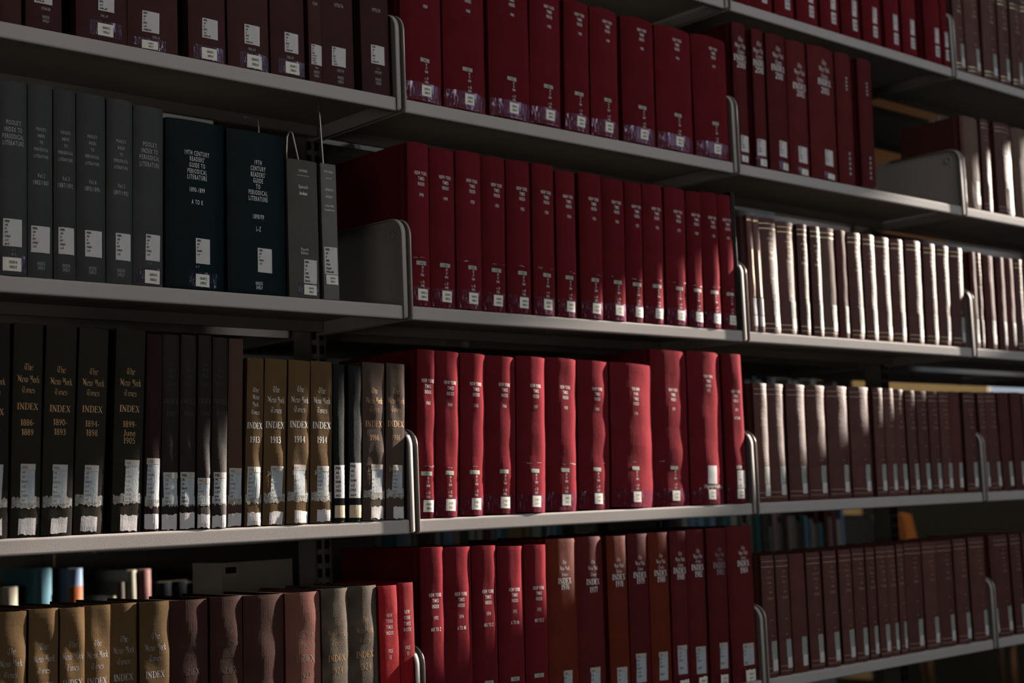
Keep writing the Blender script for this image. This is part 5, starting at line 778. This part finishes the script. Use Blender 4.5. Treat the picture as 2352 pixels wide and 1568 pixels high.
# hanging wire book supports under the second shelf
WIRE = plain('wire_steel', (.33, .30, .28, 1), .35, .6)
def wire(pts, r, label, x):
    mb = MB(); mb.tube(pts, r, 8); o = mb.obj('wire_book_support', WIRE, None, True); o['label'] = label; o['category'] = 'book support'
    return o
za = SP
wire([(.7715, .05, za + .0225), (.7725, .05, za + .0132), (.773, .05, za + .0027), (.7754, .05, za - .0347), (.7788, .05, za - .0982), (.7791, .05, za - .20)], .0014, 'straight hanging wire book support above the slim light grey book', 0)
wire([(.7392, .1, za - .1075), (.7395, .1, za - .0707), (.7412, .1, za - .0477), (.7445, .1, za - .0395), (.7485, .1, za - .0362), (.7522, .1, za - .0395), (.7545, .1, za - .0483), (.7639, .1, za - .088), (.7675, .1, za - .1075)], .0016, 'bent hairpin wire book support above the worn dark grey cloth book', 0)
wire([(.6672, .12, za - .0186), (.6947, .12, za - .0176), (.6977, .12, za - .0215), (.6977, .12, za - .0533), (.6978, .12, za - .072)], .0015, 'bent wire book support above the teal-black L-Z guide', 0)

# ---------------------------------------------------------------- objects on the back face and the far stack
def small_book(x, y, z, w, h, d, mat, label, grp=None, sag=.1, band=None, lean=0, top=None):
    root = empty('book', (x, y, z + .0002 + abs(math.sin(math.radians(lean))) * w / 2), label, 'book', grp, math.radians(lean))
    sp = (w, h, w * sag, .0003, x * 7, 2.3)
    V = []; F = []; nx = 10; nz = 4; no = nx + 3
    for j in range(nz + 1):
        zz = h * j / nz
        V.append((-w / 2, d, zz)); V += [(-w / 2 + w * i / nx, surf(sp, -w / 2 + w * i / nx, zz), zz) for i in range(nx + 1)]; V.append((w / 2, d, zz))
    for j in range(nz):
        for i in range(no - 1): F.append((j * no + i, j * no + i + 1, (j + 1) * no + i + 1, (j + 1) * no + i))
        F.append((j * no + no - 1, j * no, (j + 1) * no, (j + 1) * no + no - 1))
    F.append(tuple(range(no - 1, -1, -1))); F.append(tuple(nz * no + i for i in range(no)))
    mesh('cover', V, F, mat, root)
    mb = MB(); mb.box(-w / 2 + .002, w / 2 - .002, w * sag + .004, d - .002, h, h + .0006); mb.obj('page_block', PAPER, root)
    if band:
        for (m, z0, z1, wf) in band:
            mb = MB(); slab(mb, sp, -w / 2 * wf, w / 2 * wf, h * z0, h * z1, .0006, 8, 2, .0004); mb.obj('spine_panel', m, root)
    return root
# cardboard box with a barcode label, back face of the near stack, seen over the row of 1920s books
r_ = empty('magazine_box', (.823, .345, -2 * SP + LIP), 'pale grey cardboard box with barcode label behind the lowest left shelf', 'box')
mb = MB(); mb.box(-.075, .0745, 0, .1, 0, .298); mb.obj('box_body', plain('grey_board', (.78, .70, .63, 1), .8, 0, .3, 200, .08, 12), r_)
mb = MB(); mb.box(-.072, -.040, -.0006, 0, .272, .294); bl = mb.obj('barcode_label', plain('barcode_label_paper', (.85, .8, .72, 1), .7), r_)
mb = MB(); rr = random.Random(5); xx = -.068
while xx < -.046:
    t_ = rr.choice((.0005, .0009, .0014)); mb.box(xx, xx + t_, -.0012, -.0006, .279, .290); xx += t_ + rr.choice((.0005, .0008))
mb.obj('bars', INK, bl)
# far stack across the next aisle
FY = 1.8
def fmat(n, c, r=.5): return plain(n, c, r, 0, .1, 400, .08, 40)
BLUE = fmat('teal_blue_cloth', (.10, .27, .36, 1)); ORANGE = fmat('orange_cloth', (.55, .16, .05, 1)); SKYB = fmat('sky_blue_cloth', (.25, .38, .6, 1))
CRM = fmat('cream_cloth', (.5, .48, .38, 1)); PINKM = fmat('dusty_pink_cloth', (.33, .15, .14, 1)); DBL = fmat('navy_cloth', (.02, .028, .036, 1), .35); OLV = fmat('olive_grey_cloth', (.12, .10, .07, 1))
for X in (-.35, 1.238, 2.176, 3.09, 4.004, 4.918):
    pr = empty('upright_post', (X, FY + .27, FLOOR), 'slotted steel upright of the far stack at %d cm along the aisle' % int(round(X * 100)), 'post', 'upright posts of the far stack')
    mb = MB(); mb.box(-.019, .019, 0, .05, .0, 3.4); mb.obj('post', STEEL_IN, pr)
for b, (xa, xb, rows_) in enumerate(((-.35, 1.238, (-.74, -.30, .1, .5)), (1.238, 2.176, (-.80, -.385, -.05, .32, .7)), (2.176, 3.09, (-.80, -.447, -.05, .32, .7)), (3.09, 4.004, (-.80, -.447, -.05, .32, .7)), (4.004, 4.918, (-.80, -.447 - .14, -.12, .32, .7)))):
    for k, z in enumerate(rows_):
        make_shelf(xa, xb, z - LIP, 'steel shelf of the far stack, %s level of bay %s counted from the left' % (['bottom', 'second', 'third', 'fourth', 'top'][k], ['one', 'two', 'three', 'four', 'five'][b]), 'far stack shelves', FY, mat=plain('dark_bronze_steel', (.05, .046, .042, 1), .6))  # steel colour darkened to stand in for shade on these shelves
far_named = [
 (1.010, .040, .255, CRM, 'cream book on the far stack, leftmost seen under the fourth left shelf', None),
 (1.100, .050, .298, BLUE, 'teal blue book with gold lettering standing on the far stack', [(GOLDP, .52, .55, .55), (GOLDP, .42, .45, .5)]),
 (1.191, .042, .292, SKYB, 'orange book with blue ends standing on the far stack', [(ORANGE, .05, .84, .96)]),
]
for x, w, h, m, lab, bd in far_named: small_book(x, FY, -.74 + .0005, w, h, .2, m, lab, None, .12, bd)
far2 = [(1.290, .030, .272, CRM, 'short cream book leaning by the far stack bracket', 2), (1.325, .026, .308, OLV, 'olive grey book with a gold mark on the far stack', 0), (1.358, .028, .338, CRM, 'tall pale cream book on the far stack', 0), (1.398, .036, .338, PINKM, 'dusty pink book on the far stack beside the tall pale one', 0)]
for x, w, h, m, lab, ln in far2: small_book(x, FY, -.80, w, h, .19, m, lab, None, .14, [(GOLDP, .8, .86, .3)] if m is OLV else None, ln)
x = 1.445; rr = random.Random(3); k = 0
while x < 2.1:
    w = rr.uniform(.042, .052); small_book(x + w / 2, FY + .01, -.80, w, rr.uniform(.292, .305), .2, DBL, 'navy book in the run right of the dusty pink book', 'navy books on the far stack', .1); x += w + .002
pal = [fmat('far_book_tone', c) for c in ()]
tones = [('dark_red', (.12, .03, .025)), ('dark_green', (.03, .07, .05)), ('slate', (.10, .11, .13)), ('ochre', (.28, .18, .08)), ('black_blue', (.02, .025, .03)), ('ivory', (.40, .37, .30)), ('brown', (.10, .06, .04)), ('teal', (.05, .16, .16)), ('powder_blue', (.22, .30, .42)), ('rose', (.38, .25, .22)), ('stone', (.22, .21, .19))]
TM = [(n.replace('_', ' '), fmat(n + '_book_cloth', c + (1,))) for n, c in tones]
def fill(x0, x1, z, hmin, hmax, seed, where, wmin=.018, wmax=.045, pick=None, maxn=60):
    rr = random.Random(seed); x = x0
    while x < x1:
        w = rr.uniform(wmin, wmax)
        if x + w > x1: break
        n, m = rr.choice([TM[i] for i in pick] if pick else TM)
        small_book(x + w / 2, FY + rr.uniform(0, .012), z, w, rr.uniform(hmin, hmax), .18, m, '%s book in the blurred row %s' % (n, where), '%s books %s' % (n, where), .12)
        x += w + rr.uniform(.0005, .006)
fill(1.27, 2.15, -.385, .20, .25, 11, 'on the far stack above the navy books', .018, .045, [1, 4, 6])  # near-black tones stand in for shade on this row
fill(2.20, 3.07, -.447, .20, .26, 12, "on the far stack's third bay")
fill(3.44, 3.99, -.447, .20, .26, 13, "on the far stack's fourth bay")
fill(4.03, 4.72, -.587, .12, .22, 14, "on the far stack's end bay, lower level", .014, .032, [0, 1, 4, 4, 6, 7, 8, 10, 5, 9])
fill(3.11, 3.98, -.05, .2, .27, 15, "on the far stack's fourth bay, upper level", .018, .04, [5, 10, 6, 9, 2])
fill(4.03, 4.89, -.12, .2, .29, 16, "on the far stack's end bay, upper level", .018, .04, [5, 10, 6, 9, 2])
fill(.30, .95, -.74, .2, .27, 17, "on the far stack's first bay", .025, .05, [4, 6, 0, 1])
# sheets added behind the far stack to block lamp light
for b, (xa, xb) in enumerate(((-.35, 1.238), (1.238, 2.176), (2.176, 3.09), (3.09, 4.004), (4.004, 4.918))):
    mb = MB()
    if b == 3: mb.box(xa + .02, xb - .02, 0, .003, -1.5, -.448); mb.box(xa + .02, xa + .03, 0, .003, -.448, -.08); mb.box(xb - .55, xb - .02, 0, .003, -.448, -.08); mb.box(xa + .02, xb - .02, 0, .003, -.08, 1.78)
    else: mb.box(xa + .02, xb - .02, 0, .003, -1.5, 1.78)
    o = mb.obj('back_panel', STEEL_IN); o.location = (0, FY + .262, 0); o['label'] = 'grey steel back panel of far stack bay %s' % ['one', 'two', 'three', 'four', 'five'][b]; o['category'] = 'panel'

# orange chair past the end of the far stack
ch = empty('chair', (7.12, 3.0, FLOOR), 'orange upholstered chair past the end of the far stack', 'chair')
ch.rotation_euler.z = math.radians(38)
OR2 = plain('orange_upholstery', (.62, .20, .05, 1), .7, 0, .3, 300)
WOOD = plain('chair_wood', (.25, .13, .06, 1), .5)
mb = MB(); mb.loft([[(-.26, -.03, .52), (.26, -.03, .52), (.26, .03, .52), (-.26, .03, .52)], [(-.28, .0, .8), (.28, .0, .8), (.28, .06, .8), (-.28, .06, .8)], [(-.24, .05, 1.12), (.24, .05, 1.12), (.24, .10, 1.12), (-.24, .10, 1.12)]]); mb.obj('backrest', OR2, ch)
mb = MB(); mb.box(-.27, .27, -.5, -.03, .42, .5); mb.obj('seat', OR2, ch)
for sx in (-.25, .25):
    for sy, hh in ((-.46, .42), (.0, .55)):
        mb = MB(); mb.tube([(sx, sy, 0), (sx * .94, sy, hh)], .018, 8); mb.obj('leg', WOOD, ch, True)

# ---------------------------------------------------------------- room shell
WALL = plain('ochre_wall_paint', (.70, .53, .30, 1), .8, 0, .3, 60, .06, 3)
GREYW = plain('grey_wall_paint', (.035, .034, .033, 1), .85, 0, .3, 60, .06, 3)
CARPET = plain('dark_carpet', (.012, .012, .014, 1), .95, 0, 1.0, 500, .2, 40)
CEILM = plain('ceiling_tile_paint', (.14, .10, .07, 1), .9, 0, .4, 80, .08, 5)
FRAME = plain('window_frame_paint', (.2, .19, .18, 1), .5)
X0, X1, Y0, Y1 = -3.2, 8.0, -4.5, 4.4
mb = MB(); mb.box(X0, X1, Y0, Y1, FLOOR - .1, FLOOR); struct(mb.obj('floor', CARPET))
mb = MB(); mb.box(X0, X1, Y0, Y1, CEIL, CEIL + .1); struct(mb.obj('ceiling', CEILM))
mb = MB(); mb.box(X0 - .15, X0, Y0, Y1, FLOOR, CEIL); struct(mb.obj('wall_left', GREYW))
mb = MB(); mb.box(X0, X1, Y1, Y1 + .15, FLOOR, CEIL); struct(mb.obj('wall_back', WALL))
mb = MB(); mb.box(X0, X1, Y0 - .15, Y0, FLOOR, CEIL); struct(mb.obj('wall_front', GREYW))
def wall_with_holes(name, x, th, ya, yb, za, zb, holes, mat):
    ys = sorted({ya, yb} | {h[0] for h in holes} | {h[1] for h in holes}); zs = sorted({za, zb} | {h[2] for h in holes} | {h[3] for h in holes})
    mb = MB()
    for i in range(len(ys) - 1):
        for j in range(len(zs) - 1):
            cy = (ys[i] + ys[i + 1]) / 2; cz = (zs[j] + zs[j + 1]) / 2
            if any(h[0] < cy < h[1] and h[2] < cz < h[3] for h in holes): continue
            mb.box(x, x + th, ys[i], ys[i + 1], zs[j], zs[j + 1])
    return struct(mb.obj(name, mat))
mb = MB(); mb.box(X1 - .05, X1 - .005, 1.75, 3.95, FLOOR, .0); o = struct(mb.obj('trim_1', plain('dark_wainscot', (.035, .036, .032, 1), .6)))  # dark panels added over the lower wall
mb = MB(); mb.box(4.95, 7.5, Y1 - .05, Y1 - .005, FLOOR, .0); o = struct(mb.obj('trim_2', plain('dark_wainscot', None)))
mb = MB(); mb.box(X1 - .05, X1 - .005, 1.75, Y1 - .01, .62, CEIL - .001); o = struct(mb.obj('trim_3', plain('brown_bulkhead', (.10, .05, .025, 1), .8)))  # brown sheet paints the upper ochre wall as if in shade
# window heights follow the sun band on the shelves
K1, K2 = -.868, -.371
S_ = .316
TOPZ = K2 + S_ * X1; BOTZ = K1 + S_ * X1
holes = [(-3.4, -.35, BOTZ, TOPZ), (.55, 1.31, BOTZ - .13, TOPZ - .43), (2.15, 2.98, -.3, 1.1)]
wall_with_holes('wall_right', X1, .02, Y0, Y1, FLOOR, CEIL, holes, WALL)
for n, h in enumerate(holes):
    w_ = struct(empty('window_%d' % (n + 1), (0, 0, 0)))
    mb = MB(); mb.box(X1 + .008, X1 + .012, h[0], h[1], h[2], h[3]); mb.obj('pane', GLASS, w_)
    mb = MB(); t = .03
    mb.box(X1 + .02, X1 + .05, h[0] - t, h[0], h[2] - t, h[3] + t); mb.box(X1 + .02, X1 + .05, h[1], h[1] + t, h[2] - t, h[3] + t)
    mb.box(X1 + .02, X1 + .05, h[0], h[1], h[3], h[3] + t); mb.box(X1 + .02, X1 + .05, h[0], h[1], h[2] - t, h[2]); mb.obj('frame', FRAME, w_)
